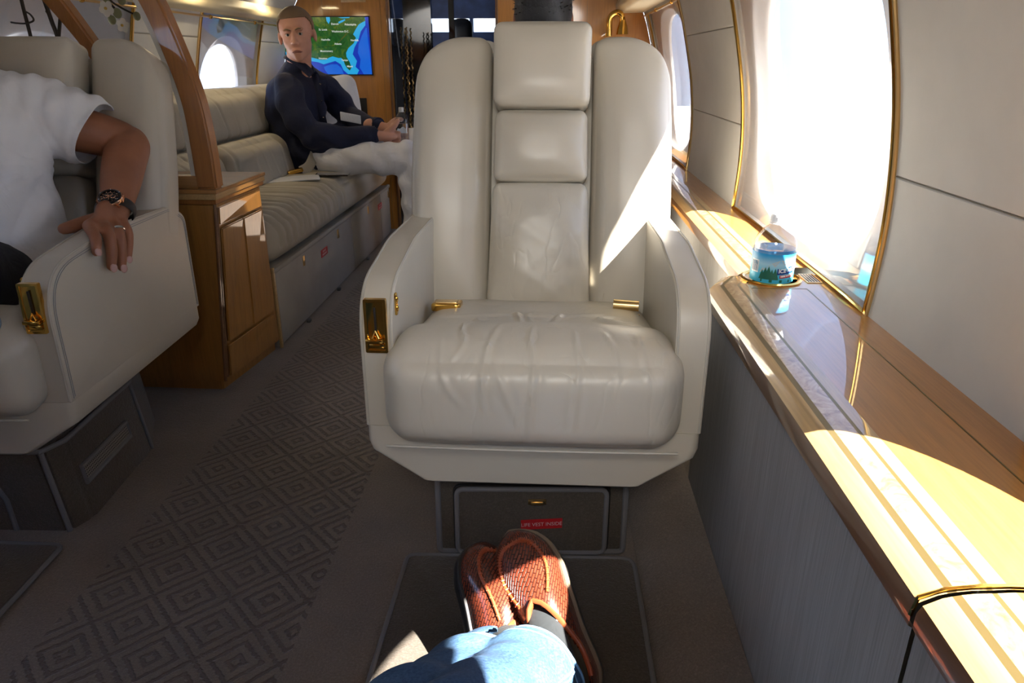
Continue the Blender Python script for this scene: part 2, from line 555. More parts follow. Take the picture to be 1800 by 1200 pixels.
M['dial'] = plain('black_dial', (.01, .01, .012), .25)
M['dialglass'] = pane('watch_crystal', (.95, .95, .95))
M['hair_fair'] = plain('fair_hair', (.19, .125, .07), .6, bump=.9, bscale=260)
M['hair_black'] = plain('black_hair', (.008, .008, .010), .55, bump=1.0, bscale=340)
M['eyewhite'] = plain('eye_white', (.45, .43, .42), .3)
M['iris'] = plain('eye_iris', (.02, .025, .03), .2)
M['lip'] = plain('lips', (.30, .12, .10), .5)
M['red'] = plain('red_placard', (.45, .015, .02), .35)
M['white'] = plain('white_print', (.78, .78, .78), .5)
M['cap'] = plain('white_cap', (.75, .78, .82), .4)
M['stem'] = plain('orchid_stem', (.035, .028, .02), .7, bump=.5, bscale=90)
M['leafgreen'] = plain('orchid_bud', (.20, .21, .10), .6, var=.2)
M['petal'] = plain('orchid_petal', (.62, .62, .56), .55, Subsurface_Weight=.1)
M['petal_y'] = plain('orchid_throat', (.45, .30, .05), .5)
M['ceramic'] = plain('white_ceramic', (.6, .6, .58), .25)
M['mesh_shoe'] = plain('blue_grey_mesh', (.20, .28, .38), .8, bump=1, bscale=240)
M['phone'] = plain('phone_glass', (.006, .007, .010), .05, Coat_Weight=1.0)
M['blue_in'] = plain('cockpit_blue_lining', (.03, .06, .17), .5, var=.3)
M['tarmac'] = plain('tarmac', (.30, .30, .30), .9, var=.1)
M['grille'] = plain('grille_metal', (.10, .10, .10), .5, .5)
def emis(name, col, s):
    t = NT(name); t.set(Base_Color=(0.0, 0.0, 0.0), Roughness=.15); t.b.inputs['Emission Color'].default_value = (*col, 1); t.b.inputs['Emission Strength'].default_value = s
    return t.m
SCR = .85
M['s_deep'] = emis('screen_deep_sea', (.006, .035, .42), SCR); M['s_sea'] = emis('screen_sea', (.01, .12, .62), SCR); M['s_shal'] = emis('screen_shallows', (.02, .36, .70), SCR)
t = NT('screen_land'); v = t.coord(); f = t.noise(v, 22, 5, .65, 1)
c = t.ramp(f, [(.3, (.004, .045, .010)), (.5, (.012, .085, .015)), (.65, (.07, .13, .012)), (.8, (.16, .12, .02))])
t.set(Base_Color=(0.0, 0.0, 0.0), Roughness=.15); t.l(c, t.b.inputs['Emission Color']); t.b.inputs['Emission Strength'].default_value = SCR; M['s_land'] = t.m
M['s_ridge'] = emis('screen_ridge', (.16, .07, .015), SCR); M['s_line'] = emis('screen_border_line', (.003, .02, .005), SCR)
M['s_text'] = emis('screen_text', (.62, .66, .62), SCR)
# ------------------------------------------------------------------ setting
CX = -.52                         # cabin centreline
KN = [(0, .56), (.3, .592), (.55, .606), (.7, .612), (.82, .606), (.95, .588), (1.1, .553), (1.2, .525), (1.3, .487), (1.45, .40), (1.58, .28), (1.68, .12), (1.75, -.10), (1.785, -.32), (1.79, -.52)]
def wx(z):
    for (z0, x0), (z1, x1) in zip(KN, KN[1:]):
        if z <= z1:
            t = (z - z0) / (z1 - z0); return x0 + (x1 - x0) * t
    return KN[-1][1]
_tab = smoothpath([(z, x) for z, x in KN], 8)
def wxs(z):
    if z <= 0: return KN[0][1]
    for a, b in zip(_tab, _tab[1:]):
        if a[0] <= z <= b[0] and b[0] > a[0]:
            t = (z - a[0]) / (b[0] - a[0]); return a[1] + (b[1] - a[1]) * t
    return KN[-1][1]
def side(s, x): return x if s > 0 else 2 * CX - x       # mirror about the centreline
YB, YF = -1.6, 4.5

WIN = [  # n, side, centre y, half trim, opening half w, half h, centre z, exponent, glass w, h
    (1, 1, 1.865, .545, .458, .330, .912, 3.6, .440, .320),
    (2, 1, .262, .555, .475, .265, .865, 2.3, .465, .255),
    (3, 1, 3.82, .52, .42, .325, .912, 2.9, .39, .305),
    (4, 1, -1.05, .40, .33, .30, .91, 2.9, .30, .25),
    (5, -1, 3.725, .355, .275, .235, .885, 2.1, .235, .20),
    (6, -1, 2.33, .50, .31, .235, .855, 2.1, .27, .20),
    (7, -1, .85, .50, .36, .28, .90, 2.3, .31, .24),
    (8, -1, -.55, .50, .36, .28, .90, 2.3, .31, .24),
]
ZT = 1.25
def wall(s):
    bm = nb()
    cuts = sorted((w[2] - w[3], w[2] + w[3]) for w in WIN if w[1] == s)
    ys = [YB]; solid_seg = []
    cur = YB
    for a, b in cuts:
        solid_seg.append((cur, a, True)); solid_seg.append((a, b, False)); cur = b
    solid_seg.append((cur, YF, True))
    seams = (.812, 1.105)
    def zs(lo, hi):
        z = [lo + (hi - lo) * i / 36 for i in range(37)]
        for q in seams:
            if lo < q < hi: z += [q - .006, q - .003, q - .001, q, q + .001, q + .003, q + .006]
        return sorted(set(round(a, 5) for a in z))
    def X(z):
        x = wxs(z)
        for q in seams: x += .0045 * math.exp(-((z - q) / .0022) ** 2) 
        return side(s, x)
    for y0, y1, full in solid_seg:
        for lo, hi in ([(0, ZT)] if full else [(0, .553)]):
            zl = zs(lo, hi)
            A = [bm.verts.new((X(z), y0, z)) for z in zl]; B = [bm.verts.new((X(z), y1, z)) for z in zl]
            for i in range(len(zl) - 1):
                bm.faces.new((A[i], B[i], B[i+1], A[i+1]) if s > 0 else (A[i], A[i+1], B[i+1], B[i]))
    bmesh.ops.remove_doubles(bm, verts=bm.verts, dist=1e-5)
    return bm
wr = struct('wall_right', wall(1), M['wall'])
wl = struct('wall_left', wall(-1), M['wall'])
for s, wo in ((1, wr), (-1, wl)):
    for q in (.812, 1.105):
        for y0, y1 in zip([YB] + sorted(w[2]+w[3] for w in WIN if w[1] == s), sorted(w[2]-w[3] for w in WIN if w[1] == s) + [YF]):
            bm = nb(); x = side(s, wxs(q) + .0022)
            box(bm, min(x, x + .002*s), max(x, x + .002*s), y0, y1, q - .0008, q + .0008)
            obj('seam', bm, M['wallgap'], wo, False)

# ceiling shell (upper curve of both sides)
bm = nb()
zl = [ZT + (1.79 - ZT) * (i / 20) for i in range(21)]
prof = [(wxs(z), z) for z in zl]
prof[-1] = (CX, 1.79)
full = prof + [(2 * CX - x, z) for x, z in prof[::-1][1:]]
R = [[bm.verts.new((x, y, z)) for x, z in full] for y in (YB, YF)]
for i in range(len(full) - 1): bm.faces.new((R[0][i], R[0][i+1], R[1][i+1], R[1][i]))
struct('ceiling', bm, M['ceil'])

bm = nb()
gridsurf(bm, lambda u, v: V((-1.72 + u * 2.5, YB + v * (6.6 - YB), 0)), 2, 2)
struct('floor', bm, M['carpet_pat'])

def outer_angle(th, yc, hw, zc, z0, z1):
    c, s_ = math.cos(th), math.sin(th)
    t = 1e9
    if abs(c) > 1e-6: t = min(t, hw / abs(c))
    if s_ > 1e-6: t = min(t, (z1 - zc) / s_)
    if s_ < -1e-6: t = min(t, (z0 - zc) / s_)
    return yc + c * t, zc + s_ * t
def sup(th, a, b, n):
    c, s_ = math.cos(th), math.sin(th)
    r = (abs(c / a) ** n + abs(s_ / b) ** n) ** (-1 / n)
    return r * c, r * s_
def window(n, s, yc, hw, ow, oh, zc, ex, gw, gh):
    root = bpy.data.objects.new('window_%d' % n, None); C.objects.link(root); root['kind'] = 'structure'
    z0, z1 = .553, ZT
    bm = nb(); N = 96; rings = []
    # corner angles so the outer ring is a true rectangle
    ths = sorted(set([2*PI*k/N for k in range(N)] + [math.atan2((zz - zc), yy) % (2*PI) for yy in (hw, -hw) for zz in (z0, z1)]))
    def ring(f): return [bm.verts.new(f(th)) for th in ths]
    def X(z, off): return side(s, wxs(z) + off)
    def rect(th, k=0):
        y, z = outer_angle(th, yc, hw, zc, z0, z1); return V((X(z, 0), y, z))
    def mid(th):
        y, z = outer_angle(th, yc, hw, zc, z0, z1); a, b = sup(th, ow, oh, ex)
        y2, z2 = yc + a, zc + b; yy, zz = y2 + (y - y2) * .5, z2 + (z - z2) * .5
        return V((X(zz, .022), yy, zz))
    def rec(th):
        y, z = outer_angle(th, yc, hw - .002, zc, z0 + .002, z1 - .002); return V((X(z, .022), y, z))
    def op(k, off):
        def f(th):
            a, b = sup(th, ow, oh, ex); a2, b2 = sup(th, gw, gh, (ex + 2) / 2)
            y, z = yc + a + (a2 - a) * k, zc + b + (b2 - b) * k
            return V((X(z, off), y, z))
        return f
    for f in (rect, rec, mid, op(-.12, .022), op(0, .024), op(.10, .029), op(.3, .036), op(.75, .048), op(1, .053), op(1.02, .058), op(1.0, .068)):
        rings.append(ring(f))
    for A, B in zip(rings, rings[1:]):
        for k in range(len(ths)):
            bm.faces.new((A[k], A[(k+1) % len(ths)], B[(k+1) % len(ths)], B[k]))
    if s > 0: bmesh.ops.reverse_faces(bm, faces=bm.faces)
    obj('liner', bm, M['liner'], root, ang=50)
    # gold trim: two beads and a dark line down each side and along the sill
    for dy, r, mt in ((-.007, .0050, 'gold'), (.004, .0042, 'gold_br')):
        bm = nb()
        pts = []
        zz = [z0 + (z1 - z0) * i / 24 for i in range(25)]
        h = hw + dy
        for z in zz[::-1]: pts.append((X(z, -.003), yc - h, z))
        for k in range(1, 12): pts.append((X(z0, -.003), yc - h + 2*h*k/12, z0 + .004))
        for z in zz: pts.append((X(z, -.003), yc + h, z))
        tube(bm, pts, r, 8)
        obj('window_frame', bm, M[mt], root)
    # inner clear pane, following the wall curve
    bm = nb()
    gridsurf(bm, lambda u, v: V((X(z0 + (z1 - z0) * v, .006), yc - hw + .004 + (2*hw - .008) * u, z0 + (z1 - z0) * v)), 2, 24)
    me = solid(bm, .0016, 0)
    obj('inner_pane', me, M['pane'], root)
    bm = nb()
    vs = [bm.verts.new((X(zc + sup(th, gw, gh, (ex+2)/2)[1], .062), yc + sup(th, gw, gh, (ex+2)/2)[0], zc + sup(th, gw, gh, (ex+2)/2)[1])) for th in ths]
    cv = bm.verts.new((X(zc, .062), yc, zc))
    for k in range(len(vs)): bm.faces.new((cv, vs[k], vs[(k+1) % len(vs)]))
    obj('outer_pane', bm, M['pane'], root)
    return root
for w in WIN: window(*w)

# cove valances and the thin gold shade rail under them
def valance(s, xi, z0, z1):
    bm = nb()
    pr = [(wxs(z0) + .0, z0 + .004), (xi + .03, z0), (xi, z0 + .018), (xi - .004, (z0+z1)/2), (xi + .012, z1), (wxs(z1) + .0, z1 + .004)]
    pr = roundpoly(pr, [0, .03, .02, .03, .02, 0], 4)
    pr = [(side(s, a), b) for a, b in pr]
    prism(bm, pr, 'y', YB, YF, 0)
    return bm
struct('trim_1', valance(1, .345, 1.262, 1.345), M['valance'])
struct('trim_2', valance(-1, .485, 1.205, 1.285), M['valance'])
for i, (s, x, z) in enumerate(((1, .50, 1.245), (-1, .515, 1.192))):
    bm = nb(); xx = side(s, x); tube(bm, [(xx, YB, z), (xx, YF - .02, z)], .0045, 8)
    r = struct('trim_%d' % (3 + i), bm, M['gold_br'])
    for yy in (3.44, 3.95, 2.5):
        bm = nb(); ell(bm, (xx, yy, z), (.009, .014, .009), n=10); obj('knob', bm, M['gold'], r)

# forward bulkhead with the cockpit doorway
bm = nb()
_pz = [0, .3, .55, .7, .82, .95, 1.1, 1.2, 1.3, 1.45, 1.58, 1.68]
_pr = [(wxs(z) - .001, z) for z in _pz]
prism(bm, [(2*CX - x, z) for x, z in _pr] + [(-.972, 1.772), (-.972, 0)], 'y', YF, YF + .04)
prism(bm, _pr + [(-.10, 1.748), (-.348, 1.782), (-.348, 0)], 'y', YF, YF + .04)
bk = struct('wall_bulkhead', bm, M['wood_bulk'], smooth=False)
bm = nb()
for x in (-.985, -.345): box(bm, x, x + .012, YF - .008, YF + .05, 0, 1.8, .003)
obj('door_jamb', bm, M['wood_dark'], bk)
bm = nb(); box(bm, -1.245, -1.10, YF - .012, YF, 1.325, 1.40, .003); obj('vent_panel', bm, M['wood_pale'], bk)
for k in range(4):
    bm = nb(); x = [-1.36, -1.02, -.06, .18][k]; box(bm, x, x + .0018, YF - .0012, YF + .001, 0, 1.75); obj('veneer_joint', bm, M['gold_dk'], bk, False)
bm = nb(); box(bm, -1.24, -1.135, YF - .006, YF, .70, .80, .002); sp = obj('outlet_plate', bm, M['slot'], bk)
# corridor behind the doorway, cockpit at the end
bm = nb(); box(bm, -1.03, -.985, YF + .04, 5.5, 0, 1.75); struct('wall_corridor_left', bm, M['blackgl'], smooth=False)
bm = nb(); box(bm, -.335, -.29, YF + .04, 6.5, 0, 1.75); struct('wall_corridor_right', bm, M['blackgl'], smooth=False)
bm = nb(); box(bm, -1.03, -.885, 5.5, 5.56, 0, 1.75); box(bm, -.775, -.735, 5.62, 5.66, 0, 1.75)
struct('wall_cockpit_partition', bm, M['blackgl'], smooth=False)
bm = nb(); box(bm, -1.6, .5, 4.54, 6.7, 1.75, 1.79); struct('ceiling_corridor', bm, M['blue_in'], smooth=False)
bm = nb()
box(bm, -1.6, .5, 6.5, 6.56, 0, 1.24); box(bm, -1.6, .5, 6.5, 6.56, 1.345, 1.75)
box(bm, -1.6, -1.35, 6.5, 6.56, 1.23, 1.35); box(bm, .2, .5, 6.5, 6.56, 1.23, 1.35); box(bm, -.72, -.69, 6.5, 6.56, 1.23, 1.35)
struct('wall_cockpit', bm, M['blue_in'], smooth=False)
bm = nb(); box(bm, -1.60, -1.55, 5.5, 6.5, 0, 1.75); struct('wall_cockpit_left', bm, M['blue_in'], smooth=False)
# gold rope ties beside the doorway
for x, n in ((-.968, 'a'), (-.962, 'b')):
    pass
t_ = thing('hanging_rope', 'twisted gold rope hanging inside the dark cockpit doorway', 'rope', (-.955, 5.0, 0))
for dy in (0, .14):
    bm = nb()
    pts = [(-.967 + .0035 * math.sin(i * 1.6), 5.0 + dy + .0035 * math.cos(i * 1.6), .55 + i * .008) for i in range(84)]
    tube(bm, pts, .005, 6); o = obj('rope', bm, M['gold_br'], t_); local((-.955, 5.0, 0), o)
# cockpit seat seen through the doorway
t_ = thing('cockpit_seat', 'dark rounded pilot seat seen through the cockpit doorway', 'seat', (-.73, 6.03, 0))
o = obj('headrest', rbox((.17, .08, .22), .07, 8, (0, .01, .02), lambda p: p + V((0, 0, 1.19))), M['black'], t_)
o = obj('backrest', rbox((.40, .12, .66), .05, 8, (0, .02, .0), lambda p: p + V((0, 0, .80))), M['black'], t_)
o = obj('seat_cushion', rbox((.42, .44, .14), .05, 8, (0, .0, .02), lambda p: p + V((0, .2, .42))), M['black'], t_)
bm = nb(); box(bm, -.15, .15, .02, .38, 0, .36, .02); obj('pedestal', bm, M['black'], t_)

bm = nb(); prism(bm, _pr + [(-.10, 1.748), (-.52, 1.788), (-.94, 1.748)] + [(2*CX - x, z) for x, z in _pr[::-1]], 'y', YB - .05, YB); struct('wall_rear', bm, M['wood_bulk'], smooth=False)
bm = nb(); box(bm, -60, 60, -60, 60, -2.3, -2.2); struct('ground', bm, M['tarmac'], smooth=False)

# ------------------------------------------------------------------ television
def screen_poly(name, pts, y, mat, parent, th=.0006):
    bm = nb()
    vs = [bm.verts.new((x, y, z)) for x, z in pts]
    f = bm.faces.new(vs); f.normal_update()
    if f.normal.y > 0: bmesh.ops.reverse_faces(bm, faces=[f])
    bmesh.ops.triangulate(bm, faces=[f])
    return obj(name, bm, mat, parent, False)
tx0, tx1, tz0, tz1 = -1.60, -1.088, .935, 1.247
tv = thing('television', 'flat screen showing a flight map, set in the maple bulkhead', 'television', (-1.34, YF, .935))
def tvl(o): local((-1.34, YF, .935), o)
bm = nb(); box(bm, tx0 - .006, tx1 + .006, YF - .014, YF, tz0 - .006, tz1 + .006, .002); tvl(obj('bezel', bm, M['black'], tv))
W_, H_ = tx1 - tx0, tz1 - tz0
# picture units: the part right of the man's head spans u .36..1 ; (0,0) lower left
def S_(u, v): return (tx0 + u * W_, tz0 + v * H_)
def q_(px, py):   # from the enlarged crop (729..1440 wide, 205..880 high)
    return S_(.375 + (px - 729) / 711 * .625, 1 - (py - 205) / 675)
y1 = YF - .0145
tvl(screen_poly('sea', [S_(0, 0), S_(1, 0), S_(1, 1), S_(0, 1)], y1, M['s_deep'], tv))
sh = [(729, 700), (800, 690), (880, 690), (950, 665), (1010, 690), (1050, 700), (1085, 760), (1110, 800), (1150, 840), (1190, 800), (1175, 740), (1120, 690), (1115, 640), (1160, 570), (1240, 500), (1270, 430), (1230, 410), (1290, 330), (1340, 280), (1400, 255)]
wide = [S_(0, .0), S_(0, .40)] + [q_(x, y) for x, y in sh[:1]]
tvl(screen_poly('shelf_sea', [q_(x, y) for x, y in [(1400, 215), (1395, 300), (1330, 370), (1290, 470), (1230, 560), (1200, 640), (1250, 720), (1225, 790), (1270, 830), (1240, 880), (1120, 880), (1060, 830), (1030, 760), (960, 720), (880, 740), (800, 760), (729, 735)]] + [S_(0, .30), S_(0, .45)] + [q_(729, 680), q_(1000, 500), q_(1200, 300)], y1 - .0006, M['s_shal'], tv))
tvl(screen_poly('mid_sea', [q_(x, y) for x, y in [(1400, 330), (1340, 420), (1290, 520), (1270, 620), (1300, 700), (1280, 800), (1330, 880), (1440, 880), (1425, 600), (1410, 330)]], y1 - .0004, M['s_sea'], tv))
tvl(screen_poly('mid_sea', [q_(x, y) for x, y in [(800, 790), (900, 760), (980, 760), (1040, 810), (1060, 880), (850, 880), (810, 830)]], y1 - .0008, M['s_sea'], tv))
land = [S_(0, 1), S_(0, .40)] + [q_(x, y) for x, y in [(700, 690), (760, 705), (830, 705), (880, 680), (930, 665), (1010, 685), (1040, 680), (1070, 715), (1085, 760), (1105, 800), (1145, 835), (1170, 800), (1150, 730), (1115, 670), (1112, 625), (1150, 565), (1225, 510), (1260, 445), (1225, 405), (1265, 345), (1310, 290), (1360, 265), (1398, 250), (1393, 205)]]
tvl(screen_poly('land', land, y1 - .0012, M['s_land'], tv))
tvl(screen_poly('lake', [q_(x, y) for x, y in [(885, 205), (935, 205), (938, 245), (915, 285), (890, 250)]], y1 - .0016, M['s_shal'], tv))
tvl(screen_poly('lake', [q_(x, y) for x, y in [(1040, 262), (1080, 245), (1130, 228), (1140, 240), (1100, 262), (1050, 282)]], y1 - .0016, M['s_shal'], tv))
tvl(screen_poly('lake', [q_(x, y) for x, y in [(1045, 208), (1200, 205), (1190, 215), (1100, 220)]], y1 - .0016, M['s_shal'], tv))
for a, b in (((1010, 510), (1140, 380)), ((1060, 460), (1190, 350)), ((1150, 235), (1230, 215))):
    bm = nb(); p, q2 = q_(*a), q_(*b)
    tube(bm, smoothpath([(p[0], y1 - .0014, p[1]), ((p[0]+q2[0])/2 + .004, y1 - .0014, (p[1]+q2[1])/2 - .003), (q2[0], y1 - .0014, q2[1])], 4), (.0035), 6, flat=.15); tvl(obj('ridge', bm, M['s_ridge'], tv))
for pts in ([(880, 205), (870, 320), (800, 400), (760, 520)], [(1000, 240), (1010, 330), (940, 420), (880, 520), (880, 680)], [(730, 560), (900, 545), (1050, 550), (1120, 480)], [(1010, 560), (1030, 690)], [(1230, 230), (1180, 300), (1150, 330)]):
    bm = nb(); tube(bm, [(q_(*p)[0], y1 - .0013, q_(*p)[1]) for p in pts], .0008, 5); tvl(obj('border_line', bm, M['s_line'], tv))
for s_, x, y in (('Detroit', 995, 285), ('Philadelphia', 1200, 292), ('St. Louis', 832, 350), ('Washington D.C.', 1060, 372), ('Nashville', 856, 468), ('Norfolk', 1240, 475), ('Atlanta', 1015, 517), ('Montgomery', 855, 602), ('Houston', 798, 690), ('Tampa', 1088, 710), ('Miami', 1150, 785)):
    p = q_(x, y)
    Mx = basis((p[0], y1 - .0020, p[1]), (1, 0, 0), (0, 0, 1), (0, -1, 0))
    o = obj('city_name', text_mesh(s_, .0145, Mx, .0001, bold=.0003), M['s_text'], tv, False); tvl(o)

# gold hook lamp high on the right of the bulkhead
t_ = thing('gooseneck_reading_lamp', 'polished gold swan-neck lamp fixed beside the right cove', 'lamp', (.335, 4.33, 1.195))
bm = nb(); tube(bm, smoothpath([(-.035, 0, -.06), (-.036, 0, .02), (-.024, 0, .05), (.004, 0, .062), (.030, 0, .045), (.034, 0, .01)], 6), .016, 12); obj('neck', bm, M['gold'], t_)
bm = nb(); lathe(bm, [(.001, .03), (.016, .025), (.03, -.02), (.034, -.05), (.028, -.05)], 16, (.036, 0, 0)); obj('lamp_shade', bm, M['gold'], t_)
bm = nb(); tube(bm, [(-.045, 0, -.05), (-.045, .17, -.05)], .012, 10); obj('mount', bm, M['gold'], t_)
# ------------------------------------------------------------------ seats
Y0 = 1.5
def creases(lines):
    segs = []
    for pts, w, a in lines:
        sp = smoothpath(pts, 5)
        xs = [q[0] for q in sp]; ys = [q[1] for q in sp]; e_ = w * 5
        segs.append((sp, w, a, (min(xs) - e_, max(xs) + e_, min(ys) - e_, max(ys) + e_)))
    def f(x, y):
        s = 0
        for sp, w, a, bb in segs:
            if x < bb[0] or x > bb[1] or y < bb[2] or y > bb[3]: continue
            best = 1e9; bt = 0
            for i in range(len(sp) - 1):
                x0, y0 = sp[i]; x1, y1 = sp[i+1]
                dx, dy = x1 - x0, y1 - y0; L = dx*dx + dy*dy
                t = max(0, min(1, ((x - x0)*dx + (y - y0)*dy) / (L or 1)))
                d = (x - x0 - t*dx) ** 2 + (y - y0 - t*dy) ** 2
                if d < best: best = d; bt = (i + t) / (len(sp) - 1)
            if best < (w * 5) ** 2:
                e = math.sin(PI * min(1, max(0, bt))) ** .6
                g = math.sqrt(best)
                s += a * e * (math.exp(-(g / w) ** 2) - .55 * math.exp(-((g - w * 2) / (w * 1.4)) ** 2))
        return s
    return f
def sy(Y): return Y - Y0
# front edge of the cushion is unrolled: t<0 runs down the front face
cl = [
  ([(-.13, .17), (-.135, .10), (-.125, .05), (-.15, 0)], .0045, .0040),
  ([(-.06, .15), (-.075, .07), (-.085, .01), (-.09, -.06), (-.085, -.10)], .0045, .0042),
  ([(.0, .14), (-.005, .06), (.005, .0), (0, -.08), (-.004, -.16)], .0050, .0045),
  ([(.075, .12), (.08, .05), (.085, 0), (.08, -.07), (.075, -.13)], .0045, .0035),
  ([(.13, .10), (.15, .03), (.155, -.04)], .004, .0025),
  ([(-.10, .10), (-.06, -.03), (-.02, -.12)], .006, .0022),
  ([(-.17, .07), (-.16, -.04), (-.12, -.09)], .005, .0022),
  ([(.19, .10), (.20, .02), (.21, -.04)], .005, .0025),
  ([(-.05, .36), (-.035, .28), (-.03, .23)], .007, .0050),
  ([(-.02, .34), (-.012, .26), (0, .21)], .005, .0035),
  ([(.07, .35), (.05, .30), (.045, .23)], .006, .0045),
  ([(-.10, .27), (-.13, .25), (-.11, .21)], .006, .0040),
  ([(.18, .33), (.14, .28), (.20, .22), (.24, .19)], .009, .0050),
  ([(.14, .30), (.17, .25), (.24, .24)], .007, .0040),
  ([(-.24, .30), (-.16, .30), (-.05, .33), (.05, .32), (.16, .35)], .012, .0030),
]
crf_ = creases(cl)
crf = lambda x, y: 0.95 * crf_(x, y)
def seat_cushion():
    # box: x half .278, depth from Y 1.165 to 1.74, thickness .18
    w, d, h = .556, .575, .165
    def fn(p):
        x, y, z = p
        Y = (y + d/2)          # 0 at the front
        tz = (z + h/2) / h
        sm_ = lambda t: (lambda q: q*q*(3-2*q))(max(0, min(1, t)))
        dn, fr_ = h/2 - z, Y            # depth below the top, distance from the front
        if dn < .15:
            am = crf(x, fr_ - dn)
            w_ = sm_((fr_ - dn) / .05 + .5)
            z += am * w_ * sm_((.05 - dn) / .03 + .5); y -= am * (1 - w_) * sm_((.05 - fr_) / .03 + .5)
        k = sm_((tz - .35) / .5)
        z += .022 * math.exp(-((Y - .09) / .10) ** 2) * k
        # gathered tuck behind the front roll, rear part sinks towards the backrest
        tk = Y - .165 - .012 * math.cos(x * 9) - .004 * math.sin(x * 31)
        z -= .012 * math.exp(-(tk / .009) ** 2) * k * sm_((.27 - abs(x)) / .05)
        z -= (.008 * sm_(tk / .03) + .050 * sm_((Y - .13) / .46)) * k
        z -= .018 * sm_(1 - Y / .2) * (1 - tz)
        x *= 1 - .045 * sm_((Y - .14) / .05)
        return (x, y + 1.165 + d/2 - Y0, z + .415)
    return rbox((w, d, h), .052, (130, 120, 44), (.006, .012, .012), fn, pw=4)

def tilt(p, base=(0, 1.695, .40), a=math.radians(17.5)):
    """x across, y depth (+ away from sitter), z along the back"""
    return V((p[0] + base[0], base[1] + p[1] * math.cos(a) + p[2] * math.sin(a) - Y0, base[2] + p[2] * math.cos(a) - p[1] * math.sin(a)))

def stitched(pts, r=.0011): 
    bm = nb(); tube(bm, pts, r, 5); return bm

